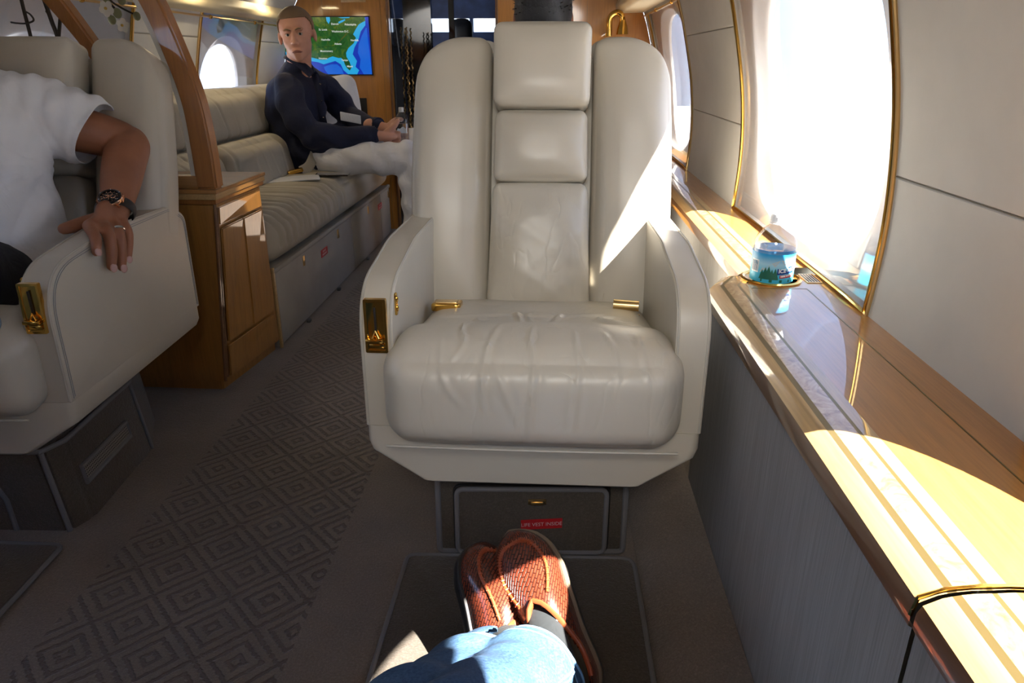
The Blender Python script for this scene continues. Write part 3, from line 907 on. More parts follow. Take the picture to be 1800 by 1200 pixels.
CUSH = None
def make_seat(name, label, m, base_kind, lm='leather', wm='leather_wr', group=None):
    root = thing(name, label, 'seat', (0, 0, 0), 0, group)
    L = M[lm]
    global CUSH
    if CUSH is None: CUSH = obj('seat_cushion', seat_cushion(), M[wm], root, ang=60)
    else:
        c_ = CUSH.copy(); C.objects.link(c_); c_.parent = root
    bm = nb()
    e = []
    for k in range(41):
        t = k / 40; e.append((-.272 + .544 * t, 1.163 - Y0 - .004*math.sin(PI*t), .327 + .0))
    tube(bm, e, .0028, 6); obj('piping', bm, M['piping'], root)
    # ---- armrests
    prof = roundpoly([(1.225, .335), (1.229, .612), (1.50, .646), (1.80, .640), (1.875, .600), (1.872, .335)], [.004, .115, .4, .05, .035, .004], 10)
    prof = [(y - Y0, z) for y, z in prof]
    for s in (-1, 1):
        bm = nb()
        x0, x1 = (.262, .325) if s > 0 else (-.325, -.262)
        prism(bm, prof, 'x', x0, x1, .017, 5)
        a = obj('armrest', bm, L, root)
        # welted seams round both edges of the top band and stitching beside them
        for xs, w in ((.3265 - .006, .0022), (.2605 + .006, .0022)):
            bm = nb()
            path = [p for p in prof if True]
            pts = []
            for (y, z) in prof:
                cy, cz = 1.56 - Y0, .48
                pts.append((s * xs, y, z + .0005))
            i0 = max(range(len(prof)), key=lambda i: (prof[i][1] < .34) * (prof[i][0] < 0) * i)
            i1 = min((i for i in range(len(prof)) if prof[i][1] < .34 and prof[i][0] > 0), default=len(prof)-1)
            tube(bm, pts[i0:i1+1], w, 6); obj('piping', bm, M['piping'], a)
        for inset in (.010, .016):
            bm = nb()
            q = []
            for (y, z) in prof[i0:i1+1]:
                d = V((1.56 - Y0 - y, .45 - z)).normalized()
                q.append((s * .3258, y + d.x * inset, z + d.y * inset))
            tube(bm, q, .0008, 5); obj('stitching', bm, M['thread'], a)
    # ---- lower body
    bm = nb()
    lev = [(.337, .325, 1.222, 1.872), (.300, .325, 1.220, 1.872), (.283, .318, 1.218, 1.866), (.222, .222, 1.212, 1.80), (.214, .205, 1.222, 1.78)]
    rings = []
    for z, hx, ya, yb in lev:
        rp = roundpoly([(-hx, ya - Y0), (hx, ya - Y0), (hx, yb - Y0), (-hx, yb - Y0)], .022, 5)
        rings.append([bm.verts.new((x, y, z)) for x, y in rp])
    for A, B in zip(rings, rings[1:]):
        for k in range(len(A)): bm.faces.new((A[k], B[k], B[(k+1) % len(A)], A[(k+1) % len(A)]))
    bm.faces.new(rings[0]); bm.faces.new(rings[-1][::-1])
    bmesh.ops.recalc_face_normals(bm, faces=bm.faces)
    obj('seat_skirt', bm, L, root, ang=28)
    bm = nb(); box(bm, -.262, .262, 1.23 - Y0, 1.72 - Y0, .335, .36); obj('seat_pan', bm, M['black'], root)
    # ---- backrest
    for s in (-1, 1):
        w, dep, Lh = .19, .115, .70
        def fn(p, s=s):
            x, y, z = p
            xo = x * s            # + is outward
            k = max(0, (z + .05) / (Lh/2 + .05))
            R_ = .125; cx_ = w/2 - R_
            if xo > cx_:
                dr = R_ - math.sqrt(max(0, R_*R_ - min(R_, xo - cx_)**2)); z -= dr * k ** 2 * .92
            z -= .018 * k * max(0, -xo / w + .1) * 0
            # outline: a little narrower at top and bottom
            sc = 1 + (.018 if 0 else 0)
            X = s * (.222) + x
            zz = (z + Lh/2) / Lh
            X += s * (.010 * math.sin(PI * min(1, zz * 1.15)) - .016 * max(0, (.25 - zz) / .25)) * (1 if xo > -w*.3 else .0)
            if xo < 0: X += s * (-.0 + .022 * (1 - zz) ) * (-xo / (w/2)) * 0
            # wing comes forward at the outside, dips towards the middle
            y -= .016 * (xo / w + .3)
            y += .004 * math.sin(z * 31 + x * 12) * .25
            return tilt((X, y + dep/2, z + Lh/2))
        bm = rbox((w, dep, Lh), .036, 28, (.0, .026, .0), fn, pw=2.2)
        wg = obj('backrest_wing', bm, L, root, ang=60)
        # welt along the outer edge
        bm = nb(); pts = []
        for k in range(40):
            t = k / 39
            if t < .72: x, z = .307, .03 + t / .72 * .49
            else:
                a = (t - .72) / .28 * PI / 2; x, z = .307 - .115 * (1 - math.cos(a)), .52 + .135 * math.sin(a)
            pts.append(tilt((s * (x + .006), .026, z)))
        tube(bm, pts, .0022, 6); obj('piping', bm, M['piping'], wg)
    segs = [('lower_back_cushion', 0.0, .335, .130, .118, .022, .032), ('middle_back_cushion', .338, .512, .117, .113, .022, .024), ('headrest', .516, .715, .117, .119, .046, .016)]
    for nme, a, b, hw0, hw1, fwd, bl in segs:
        Lh = b - a
        def fn(p, a=a, Lh=Lh, hw0=hw0, hw1=hw1, fwd=fwd):
            x, y, z = p; t = (z + Lh/2) / Lh
            hw = hw0 + (hw1 - hw0) * t
            x *= hw / .12
            # soft gathered wrinkles
            wv = 0
            if Lh > .25:
                for c0, sl, am in ((-.02, .7, .0030), (.03, -.6, .0028), (.09, .5, .0022), (-.08, -.7, .0026), (-.12, .55, .0022)):
                    wv += am * math.exp(-((z - c0 - sl * x) / .008) ** 2)
            return tilt((x, y + .045 - fwd - wv, a + z + Lh/2))
        bm = rbox((.24, .10, Lh), .022, 30, (.0, bl, .002), fn, pw=2.4)
        c = obj(nme, bm, L if Lh < .3 else M[wm], root, ang=60)
        if nme == 'headrest':
            bm = nb()
            pr = roundpoly([(-.113, a + .008), (.113, a + .008), (.115, b - .008), (-.115, b - .008)], .016, 4)
            tube(bm, [tilt((x, .006 - .002, z)) for x, z in pr], .0020, 6, closed=True); obj('piping', bm, M['piping'], c)
    bm = rbox((.60, .07, .66), .034, 12, (0, .008, 0), lambda p: tilt((p[0], p[1] + .105, p[2] + .34)))
    obj('back_shell', bm, L, root, ang=60)
    # ---- gold control plate on the front of the aisle armrest
    cx, cz = m * .2925, .5435
    yf = 1.2305 - Y0
    bm = nb()
    fr = roundpoly([(-.021, -.052), (.021, -.052), (.021, .052), (-.021, .052)], .003, 3)
    fr2 = roundpoly([(-.0165, -.0475), (.0165, -.0475), (.0165, .0475), (-.0165, .0475)], .002, 3)
    lean = .022
    def PP(x, z, d): return V((cx + x, yf - d + (cz + z - .49) * .035, cz + z))
    rr = [[bm.verts.new(PP(x, z, d)) for x, z in q] for q, d in ((fr, -.002), (fr, .0085), (fr2, .0085), (fr2, .0060), ([(x*.93, z*.96) for x, z in fr2], .0055))]
    for A, B in zip(rr, rr[1:]):
        for k in range(len(A)): bm.faces.new((A[k], A[(k+1) % len(A)], B[(k+1) % len(A)], B[k]))
    bm.faces.new(rr[-1])
    bmesh.ops.recalc_face_normals(bm, faces=bm.faces)
    pl = obj('control_plate', bm, M['gold'], root, ang=20)
    bm = nb(); box(bm, cx - .002, cx + .002, yf - .0078, yf - .003, cz - .012, cz + .037, .001)
    obj('lever_slot', bm, M['slot'], pl)
    bm = nb(); box(bm, cx - .0185, cx + .014, yf - .019, yf - .005, cz - .030, cz - .022, .002)
    tube(bm, [(cx - .007, yf - .010, cz - .024), (cx, yf - .009, cz - .008), (cx + .006, yf - .010, cz - .024)], .0022, 6)
    obj('lever', bm, M['gold'], pl, label='gold lever with a flat finger bar')
    bm = nb(); box(bm, cx - .014, cx + .014, yf - .009, yf - .003, cz - .043, cz - .034, .0015); obj('lower_step', bm, M['gold'], pl)
    # small gold switch on the inner face of that armrest
    bm = nb()
    xi = m * .2605
    pts = roundpoly([(-.007, -.022), (.007, -.022), (.007, .022), (-.007, .022)], .0065, 5)
    prism(bm, [(1.265 - Y0 + a, .575 + b) for a, b in pts], 'x', xi - .002, xi + .002, .0008, 1)
    sw = obj('recline_switch', bm, M['gold'], root)
    bm = nb()
    for dz in (-.009, .009): ell(bm, (xi - m*.0025, 1.265 - Y0, .575 + dz), (.0025, .0045, .006), n=10)
    obj('button', bm, M['gold'], sw)
    # ---- lap belt halves
    b = rbox((.068, .060, .020), .006, 8, (0, 0, .001), lambda p: V((-.212 + p[0], 1.585 - Y0 + p[1], .466 + p[2] - p[1] * .12)))
    bk_ = obj('belt_buckle', b, M['gold'], root, ang=30, label='square polished gold lap-belt buckle')
    b = rbox((.050, .034, .006), .002, 6, (0, 0, .0), lambda p: V((-.211 + p[0], 1.577 - Y0 + p[1], .4775 + p[2] - p[1] * .12)))
    obj('release_flap', b, M['gold_br'], bk_, ang=30)
    bm = nb(); tube(bm, smoothpath([(-.190, 1.60 - Y0, .458), (-.165, 1.625 - Y0, .450), (-.155, 1.70 - Y0, .43)], 4), (.020), 8, flat=.18, up=V((0, 0, 1)))
    obj('belt_strap', bm, M['thread'], root)
    bm = nb(); tube(bm, [(.180, 1.602 - Y0, .470), (.238, 1.592 - Y0, .470)], .0125, 14)
    bt = obj('belt_tongue', bm, M['gold_br'], root, label='taupe webbing roller above a gold tongue')
    bm = nb()
    pr = roundpoly([(-.026, -.010), (.026, -.010), (.022, .012), (-.022, .012)], .004, 3)
    tube(bm, [(.212 + x, 1.570 - Y0 - y, .454 + y*.15) for x, y in pr], .0028, 6, closed=True); obj('loop', bm, M['gold'], bt)
    bm = nb(); tube(bm, smoothpath([(.208, 1.605 - Y0, .466), (.225, 1.66 - Y0, .455), (.235, 1.72 - Y0, .43)], 4), .019, 8, flat=.16); obj('belt_strap', bm, M['thread'], root)
    # ---- carpeted plinth
    if base_kind == 'front':
        bm = nb()
        a = .205
        pr = [(-a + .004, 1.272), (a + .0, 1.292), (a, 1.74), (-a, 1.74)]
        A = [bm.verts.new((x, y - Y0, 0)) for x, y in pr]; B = [bm.verts.new((x, y - Y0 + .008, .215)) for x, y in pr]
        for k in range(4): bm.faces.new((A[k], A[(k+1) % 4], B[(k+1) % 4], B[k]))
        bm.faces.new(B); bmesh.ops.recalc_face_normals(bm, faces=bm.faces)
        es = [e for e in bm.edges]
        bmesh.ops.bevel(bm, geom=es, offset=.008, segments=2, affect='EDGES')
        pb = obj('plinth', bm, M['carpet_base'], root)
        bm = nb()
        P_ = lambda x, z, d: V((x, 1.282 + x * .048 - Y0 + z * .037 - d, z))
        pr = roundpoly([(-.199, .006), (.199, .006), (.199, .196), (-.199, .196)], .012, 4)
        tube(bm, [P_(x, z, .001) for x, z in pr], .0065, 8, closed=True); obj('bound_edge', bm, M['carpet_bind'], pb)
        bm = nb()
        q = roundpoly([(-.158, .010), (.158, .010), (.158, .166), (-.158, .166)], .016, 4)
        fr_ = [bm.verts.new(P_(x, z, .011)) for x, z in q]; bk2 = [bm.verts.new(P_(x, z, -.004)) for x, z in q]
        for k in range(len(q)): bm.faces.new((fr_[k], bk2[k], bk2[(k+1) % len(q)], fr_[(k+1) % len(q)]))
        bm.faces.new(fr_); bmesh.ops.recalc_face_normals(bm, faces=bm.faces)
        dr = obj('life_vest_door', bm, M['carpet_base'], root, ang=20)
        bm = nb(); tube(bm, [P_(x, z, .011) for x, z in q], .0055, 8, closed=True); obj('bound_edge', bm, M['carpet_bind'], dr)
        bm = nb(); tube(bm, [P_(x*1.035, (z-.088)*1.06+.088, .002) for x, z in q], .0035, 6, closed=True); obj('door_gap', bm, M['slot'], dr)
        bm = nb()
        vs = box(bm, -.019, .019, -.002, .002, -.006, .006, .0015)
        box(bm, -.013, .013, -.006, -.001, -.005, .0005, .001)
        for v in bm.verts: v.co = P_(v.co.x + .012, .137 + v.co.z, .0125 - v.co.y)
        obj('pull_latch', bm, M['gold_br'], dr)
        bm = nb(); box(bm, -.044, .044, -.001, .001, -.0115, .0115)
        for v in bm.verts: v.co = P_(v.co.x + .022, .083 + v.co.z + v.co.x * .06, .0125 - v.co.y)
        lb = obj('placard', bm, M['red'], dr, False, label='red placard with white lettering')
        me = text_mesh('LIFE VEST INSIDE', .0118, Matrix.Identity(4), .0002)
        for v in me.vertices: v.co = P_(v.co.x + .022, .083 + v.co.y + v.co.x * .06, .0143)
        tx_ = obj('lettering', me, M['white'], dr, False)
    else:
        bm = nb()
        # plan outline, chamfered rear aisle corner
        pl_ = [(-.25, 1.255), (.225, 1.245), (.25, 1.30), (.235, 1.62), (.16, 1.80), (-.25, 1.80)]
        A = [bm.verts.new((x * 1.04, (y - Y0), 0)) for x, y in pl_]; B = [bm.verts.new((x * .93, (y - Y0) * .98, .21)) for x, y in pl_]
        n_ = len(pl_)
        for k in range(n_): bm.faces.new((A[k], A[(k+1) % n_], B[(k+1) % n_], B[k]))
        bm.faces.new(B); bmesh.ops.recalc_face_normals(bm, faces=bm.faces)
        bmesh.ops.bevel(bm, geom=list(bm.edges), offset=.012, segments=3, affect='EDGES')
        pb = obj('plinth', bm, M['carpet_base'], root)
        def Q(i, j, t, z):   # point on a side
            p = V((pl_[i][0], pl_[i][1])).lerp(V((pl_[j][0], pl_[j][1])), t); k = z / .21
            return V((p.x * (1.04 + (.93 - 1.04) * k), (p.y - Y0) * (1 - .02 * k), z))
        bm = nb()
        tube(bm, [Q(0, 1, t, .203) for t in (0, .5, 1)] + [Q(1, 2, 1, .203)] + [Q(2, 3, t, .203) for t in (.5, 1)] + [Q(3, 4, 1, .203)] + [Q(4, 5, 1, .203)], .006, 8)
        tube(bm, [Q(1, 2, 0, z) for z in (.0, .1, .2)], .006, 8)
        tube(bm, [Q(0, 1, .75, z) for z in (.0, .08)] + [Q(0, 1, .72, .12), Q(0, 1, .60, .135), Q(0, 1, .2, .135)], .006, 8)
        tube(bm, [Q(3, 4, 0, z) for z in (.0, .1, .2)], .005, 8)
        obj('bound_edge', bm, M['carpet_bind'], pb)
        # perforated vent
        bm = nb()
        c4 = [Q(2, 3, .04, .085), Q(2, 3, .74, .085), Q(2, 3, .74, .125), Q(2, 3, .04, .125)]
        nrm = (c4[1] - c4[0]).cross(c4[3] - c4[0]).normalized()
        if nrm.x < 0: nrm = -nrm
        tube(bm, [p + nrm * .004 for p in c4], .006, 8, closed=True); vt = obj('vent', bm, M['carpet_bind'], pb and root)
        bm = nb()
        f = [bm.verts.new(p + nrm * .0045) for p in c4]; bm.faces.new(f); bmesh.ops.recalc_face_normals(bm, faces=bm.faces)
        t = NT('perforated_metal'); vv = t.coord('Object')
        sx = t.n('ShaderNodeSeparateXYZ'); t.l(vv, sx.inputs[0])
        fy = t.math('SUBTRACT', t.math('FRACT', t.math('MULTIPLY', sx.outputs[1], 150)), .5)
        fz = t.math('SUBTRACT', t.math('FRACT', t.math('MULTIPLY', sx.outputs[2], 150)), .5)
        rr_ = t.math('ADD', t.math('MULTIPLY', fy, fy), t.math('MULTIPLY', fz, fz))
        hole = t.math('LESS_THAN', rr_, .085)
        t.set(Base_Color=t.mix(hole, (.24, .22, .19), (.005, .005, .005)), Roughness=.5, Metallic=.2)
        M['perf'] = t.m
        obj('grille', bm, M['perf'], vt, False)
    return root
seat1 = make_seat('cabin_seat', 'empty cream leather seat with a wrinkled cushion in the middle', -1, 'front', group='cream leather cabin seats')
seat1.location = (-.030, Y0, 0)
seat2 = make_seat('cabin_seat', 'cream leather seat at the left edge with the man in the white shirt', 1, 'side', group='cream leather cabin seats')
for ch in seat2.children:
    if ch.name.startswith('headrest'): ch.location = (0, -.012, -.030)
seat2.location = (-1.335, Y0 + .045, 0); seat2.rotation_euler = (0, 0, math.radians(3))
# ------------------------------------------------------------------ side ledge
def sweep(bm, path, prof):
    """path: plan points; prof: (inward offset, z) strip; inward is +x side of travel in +y"""
    n = len(path); offs = []
    for i in range(n):
        d0 = (V(path[i]) - V(path[i-1])).normalized() if i else (V(path[1]) - V(path[0])).normalized()
        d1 = (V(path[i+1]) - V(path[i])).normalized() if i < n - 1 else d0
        n0 = V((d0.y, -d0.x)); n1 = V((d1.y, -d1.x)); b = (n0 + n1).normalized(); k = 1 / max(.3, b.dot(n0))
        offs.append(b * k)
    R = [[bm.verts.new((path[i][0] + offs[i].x * d, path[i][1] + offs[i].y * d, z)) for d, z in prof] for i in range(n)]
    for A, B in zip(R, R[1:]):
        for k in range(len(prof) - 1): bm.faces.new((A[k], B[k], B[k+1], A[k+1]))
    bmesh.ops.recalc_face_normals(bm, faces=bm.faces)
    return bm
BANDS = [('edge_moulding', 'wood_dark', [(.006, .500), (.0, .504), (.0, .522), (.004, .531)]),
         ('edge_moulding', 'wood_pale', [(.004, .531), (.020, .5405), (.028, .5430)]),
         ('inlay_line', 'gold_dk', [(.028, .5430), (.036, .5450)]),
         ('burl_inlay', 'burl', [(.036, .5450), (.048, .5472), (.062, .5482)]),
         ('inlay_line', 'gold_dk', [(.062, .5482), (.067, .5486)]),
         ('edge_moulding', 'wood_pale', [(.067, .5486), (.080, .5500), (.083, .5502)])]
def ledge_trim(root, loc, path):
    for nm, mt, pr in BANDS:
        o = obj(nm, sweep(nb(), path, pr), M[mt], root, ang=50); local(loc, o)
def polyfill(bm, loops, z, down=None):
    es = []
    for lp in loops:
        vs = [bm.verts.new((x, y, z)) for x, y in lp]
        for i in range(len(vs)): es.append(bm.edges.new((vs[i], vs[(i+1) % len(vs)])))
    bmesh.ops.triangle_fill(bm, edges=es, use_beauty=True)
    for f in bm.faces: f.normal_update()
    for f in list(bm.faces):
        if f.normal.z < 0: f.normal_flip()
LZ = .5502
def xw(y): return .612
# near table unit
loc = (.48, 1.0, 0)
lg = thing('side_table', 'glossy maple side table with burl edge and gold cup ring, under the big window', 'table', loc)
path = [(.345, .549), (.345, 1.53), (.398, 1.632)]
ledge_trim(lg, loc, path + [(.62, 1.652)])
cup = (.492, 1.562); CR = .060
ring = [(cup[0] + CR*math.cos(2*PI*k/40), cup[1] + CR*math.sin(2*PI*k/40)) for k in range(40)]
bm = nb(); polyfill(bm, [[(.428, .549), (.628, .549), (.628, 1.60), (.46, 1.585), (.428, 1.515)], ring], LZ)
local(loc, obj('worktop', bm, M['wood_y'], lg, False))
bm = nb(); box(bm, .5465, .549, .549, 1.487, LZ - .001, LZ + .0005); box(bm, .432, .5475, 1.4865, 1.4885, LZ - .001, LZ + .0005)
local(loc, obj('leaf_seam', bm, M['gold_dk'], lg, False))
bm = nb(); lathe(bm, [(CR + .005, LZ - .002), (CR + .006, LZ + .003), (CR + .001, LZ + .0055), (CR - .004, LZ + .003), (CR - .005, LZ - .01), (CR - .007, LZ - .036), (.002, LZ - .037)], 40, (cup[0], cup[1], 0), close=False)
local(loc, obj('cup_holder', bm, M['gold'], lg))
bm = nb()
sweep(bm, [(.349, .549), (.349, 1.53), (.40, 1.63)], [(0, .505), (0, .0)])
pf = obj('table_front', bm, M['panelfab'], lg, False); local(loc, pf)
bm = nb(); tube(bm, [(.3455, .551, .515), (.349, .551, .536), (.372, .551, .5465), (.405, .551, .5515), (.43, .551, .5525), (.60, .551, .5525)], .0022, 6)
local(loc, obj('joint_strip', bm, M['gold'], lg))
bm = nb(); prism(bm, roundpoly([(.562, 1.53), (.596, 1.53), (.596, 1.60), (.562, 1.60)], .004, 3), 'z', LZ, LZ + .0022, .0006, 1)
ap = obj('air_slot_plate', bm, M['gold_br'], lg); local(loc, ap)
for k in range(5):
    bm = nb(); box(bm, .566 + k*.006, .5685 + k*.006, 1.536, 1.594, LZ + .0018, LZ + .0026); o = obj('slot', bm, M['slot'], ap, False); local(loc, o)
# next unit toward the viewer
loc = (.48, 0, 0)
l2 = thing('side_table', 'nearest maple and burl side table at the lower right corner, beyond the thin gold joint', 'table', loc)
ledge_trim(l2, loc, [(.347, -1.58), (.347, .545)])
bm = nb(); polyfill(bm, [[(.430, -1.58), (.628, -1.58), (.628, .545), (.430, .545)]], LZ); local(loc, obj('worktop', bm, M['wood_y'], l2, False))
bm = nb(); box(bm, .5465, .549, -1.5, .53, LZ - .001, LZ + .0005); local(loc, obj('leaf_seam', bm, M['gold_dk'], l2, False))
bm = nb(); sweep(bm, [(.351, -1.58), (.351, .545)], [(0, .505), (0, 0)]); local(loc, obj('table_front', bm, M['panelfab'], l2, False))
# set-back ledge beyond
loc = (.53, 3.0, 0)
l3 = thing('side_ledge', 'narrow set-back maple window ledge running forward behind the facing seat', 'ledge', loc)
dx = .098
ledge_trim(l3, loc, [(.345 + dx, 1.66), (.345 + dx, 4.495)])
bm = nb(); polyfill(bm, [[(.428 + dx, 1.66), (.628, 1.66), (.628, 4.495), (.428 + dx, 4.495)]], LZ); local(loc, obj('worktop', bm, M['wood_y'], l3, False))
bm = nb(); sweep(bm, [(.350 + dx, 1.66), (.350 + dx, 4.495)], [(0, .505), (0, 0)]); local(loc, obj('ledge_front', bm, M['panelfab'], l3, False))

# ------------------------------------------------------------------ carpeted footwell pieces
bm = nb()
def kick(u, v):
    # riser climbing from the footwell to the side panel
    y = -1.0 + v * 2.75
    x = .198 + u * .150
    return V((x, y, .002 + .030 * math.sin(min(1, u * 2.6) * PI / 2) + .02 * u))
gridsurf(bm, kick, 12, 20)
me = solid(bm, .01, -1)
struct('trim_9', me, M['carpet'])
bm = nb()
out = roundpoly([(-.300, .55), (.192, .55), (.190, 1.262), (-.2945, 1.248)], [.02, .02, .03, .02], 4)
prism(bm, out, 'z', .001, .012, .003, 2)
fm = obj('floor_mat', bm, M['carpet_base']); tag(fm, 'dark carpet mat with a bound edge under the crossed brown shoes', 'mat')
bm = nb(); tube(bm, [(x, y, .010) for x, y in out], .0055, 8, closed=True); obj('bound_edge', bm, M['carpet_bind'], fm)
bm = nb()
out = roundpoly([(-1.75, .60), (-1.02, .60), (-1.06, 1.238), (-1.75, 1.238)], [.01, .01, .02, .01], 4)
prism(bm, out, 'z', .001, .012, .003, 2)
fm = obj('floor_mat', bm, M['carpet_base']); tag(fm, 'dark carpet mat with a bound edge in front of the left seat', 'mat')
bm = nb(); tube(bm, [(x, y, .010) for x, y in out], .0055, 8, closed=True); obj('bound_edge', bm, M['carpet_bind'], fm)

# ------------------------------------------------------------------ cabinet with the arch
loc = (-1.3, 2.23, 0)
cb = thing('cabinet', 'maple cabinet with panelled doors and banded top between the left seat and the sofa', 'cabinet', loc)
def cbl(o): local(loc, o); return o
bot = [(-1.62, 2.055), (-1.045, 2.045), (-1.002, 2.42), (-1.62, 2.42)]
top = [(-1.62, 2.055), (-.992, 2.045), (-.992, 2.39), (-1.62, 2.39)]
bm = nb()
def ringz(pl, z): return [bm.verts.new((x, y, z)) for x, y in pl]
def inset(pl, d): 
    return [(x - d if i in (1, 2) else x, y + d if i in (0, 1) else y) for i, (x, y) in enumerate(pl)]
rs = [ringz(inset(bot, .02), 0), ringz(inset(bot, .02), .035), ringz(bot, .037), ringz(top, .612)]
for A, B in zip(rs, rs[1:]):
    for k in range(4): bm.faces.new((A[k], A[(k+1) % 4], B[(k+1) % 4], B[k]))
bm.faces.new(rs[-1]); bmesh.ops.recalc_face_normals(bm, faces=bm.faces)
bmesh.ops.bevel(bm, geom=[e for e in bm.edges], offset=.004, segments=2, affect='EDGES')
cbl(obj('body', bm, M['wood'], cb))
def F(t, z, d=0):   # point on the aisle face, t along y 0..1
    k = (z - .037) / .575
    a = V(bot[1]).lerp(V(bot[2]), t); b = V(top[1]).lerp(V(top[2]), t); p = a.lerp(b, k)
    return V((p.x + d, p.y, z))
def slab(t0, t1, z0, z1, th, mat, nm, parent=cb, label=None):
    bm = nb(); A = [F(t0, z0), F(t1, z0), F(t1, z1), F(t0, z1)]
    a = [bm.verts.new(p + V((.0005, 0, 0))) for p in A]; b = [bm.verts.new(p + V((th, 0, 0))) for p in A]
    for k in range(4): bm.faces.new((a[k], a[(k+1) % 4], b[(k+1) % 4], b[k]))
    bm.faces.new(b); bm.faces.new(a[::-1]); bmesh.ops.recalc_face_normals(bm, faces=bm.faces)
    bmesh.ops.bevel(bm, geom=list(bm.edges), offset=th * .45, segments=2, affect='EDGES')
    return cbl(obj(nm, bm, mat, parent, label=label))
slab(.07, .50, .165, .535, .008, M['wood'], 'door')
slab(.515, .93, .165, .535, .008, M['wood'], 'door')
slab(.07, .93, .045, .155, .006, M['wood'], 'lower_panel')
slab(.05, .95, .545, .60, .006, M['wood'], 'drawer_front')
bm = nb(); tube(bm, [F(.03, .05, .002), F(.03, .60, .002)], .004, 8); tube(bm, [F(0, .04, .001), F(0, .61, .001)], .005, 8)
cbl(obj('corner_bead', bm, M['wood_dark'], cb))
for nm, mt, z0, z1, o_ in (('top_moulding', 'wood_arch', .612, .626, .010), ('top_band', 'wood_pale', .626, .644, .016), ('countertop', 'wood_x', .644, .656, .020)):
    bm = nb(); prism(bm, [(-1.62, 2.055 - o_), (top[1][0] + o_, 2.045 - o_), (top[2][0] + o_, 2.395 + o_ * .3), (-1.62, 2.395 + o_ * .3)], 'z', z0, z1, .003, 2)
    cbl(obj(nm, bm, M[mt], cb, False))
# arched divider on the counter
arch_out = [(-.973, .656), (-.973, .76), (-.979, .865), (-.991, .941), (-1.011, 1.015), (-1.032, 1.087), (-1.056, 1.157), (-1.095, 1.235), (-1.165, 1.325), (-1.28, 1.42)]
arch_in = [(-1.034, .656), (-1.034, .76), (-1.037, .865), (-1.048, .941), (-1.067, 1.015), (-1.088, 1.087), (-1.115, 1.157), (-1.16, 1.24), (-1.24, 1.345), (-1.36, 1.44)]
out2 = [(-1.155, .656), (-1.17, .76), (-1.20, .87), (-1.24, .965), (-1.292, 1.054), (-1.357, 1.161), (-1.43, 1.262)]
in2 = [(-1.215, .656), (-1.228, .76), (-1.255, .87), (-1.290, .965), (-1.338, 1.054), (-1.417, 1.161), (-1.50, 1.255)]
ar = thing('arched_divider', 'curved glossy cherry wood arch rising from the cabinet top beside the sofa', 'divider', (-1.0, 2.055, .656))
al = lambda o: (local((-1.0, 2.055, .656), o), o)[1]
def arch(dxx, dz, y0, y1, mat, nm, parent, po, pi_, locfn):
    a = smoothpath(po, 5); b = smoothpath(pi_, 5)
    bm = nb()
    R = []
    for (xa, za), (xb, zb) in zip(a, b):
        R.append([bm.verts.new((xa, y0, za)), bm.verts.new((xa, y1, za)), bm.verts.new((xb, y1, zb)), bm.verts.new((xb, y0, zb))])
    fs = []
    for A, B in zip(R, R[1:]):
        for k in range(4): fs.append(bm.faces.new((A[k], A[(k+1) % 4], B[(k+1) % 4], B[k])))
    fs.append(bm.faces.new(R[0])); fs.append(bm.faces.new(R[-1][::-1]))
    bmesh.ops.recalc_face_normals(bm, faces=bm.faces)
    es = [e for e in bm.edges if e.calc_face_angle(0) > 1]
    bmesh.ops.bevel(bm, geom=es, offset=.006, segments=3, affect='EDGES')
    return locfn(obj(nm, bm, mat, parent, ang=40))
arch(0, 0, 2.035, 2.085, M['wood_arch'], 'arch_frame', ar, arch_out, arch_in, al)
def strip(dxx, dz, parent, locfn):
    b = smoothpath([(x + dxx, z + dz) for x, z in arch_in], 5)
    bm = nb()
    R = [[bm.verts.new((x - .0, 2.045, z)), bm.verts.new((x - .016, 2.047, z - .004)), bm.verts.new((x - .016, 2.075, z - .004)), bm.verts.new((x, 2.075, z))] for x, z in b]
    for A, B in zip(R, R[1:]):
        for k in range(4): bm.faces.new((A[k], A[(k+1) % 4], B[(k+1) % 4], B[k]))
    bmesh.ops.recalc_face_normals(bm, faces=bm.faces)
    return locfn(obj('lining_strip', bm, M['ceramic'], parent))
strip(0, 0, ar, al)
bm = nb(); box(bm, -1.60, -1.03, 2.040, 2.080, .656, .694, .004); al(obj('bottom_rail', bm, M['wood_x'], ar))
ar2 = thing('arched_divider', 'second curved cherry wood arch, mostly hidden above the left seat', 'divider', (-1.25, 2.055, .656))
al2 = lambda o: (local((-1.25, 2.055, .656), o), o)[1]
arch(0, 0, 2.090, 2.135, M['wood_arch'], 'arch_frame', ar2, out2, in2, al2)

# ------------------------------------------------------------------ orchid
loc = (-1.50, 2.24, .656)
orc = thing('potted_orchid', 'pale orchid with dark bare stems standing behind the left seat', 'plant', loc)
bm = nb(); lathe(bm, [(.001, 0), (.045, 0), (.062, .10), (.066, .11), (.058, .11), (.05, .09), (.001, .09)], 24); obj('pot', bm, M['ceramic'], orc)
def stem(pts, r, parent=orc): 
    bm = nb(); tube(bm, smoothpath(pts, 5), r, 6); return obj('stem', bm, M['stem'], parent)
stem([(-.06, .0, .09), (-.065, -.02, .25), (-.06, -.02, .40), (-.062, -.02, .55), (-.04, -.02, .70)], .0055)
stem([(.02, .0, .09), (.025, -.02, .25), (.03, -.03, .40), (.022, -.03, .455), (.012, -.03, .52)], .0065)
stem([(.03, -.03, .405), (.048, -.03, .46), (.055, -.03, .478), (.066, -.03, .486)], .0048)
stem([(.026, -.03, .43), (.018, -.03, .47), (.012, -.03, .485)], .004)
stem([(-.11, -.02, .455), (-.085, -.03, .452), (-.06, -.025, .452), (-.04, -.02, .46), (-.045, -.02, .475), (-.06, -.02, .485)], .0028)
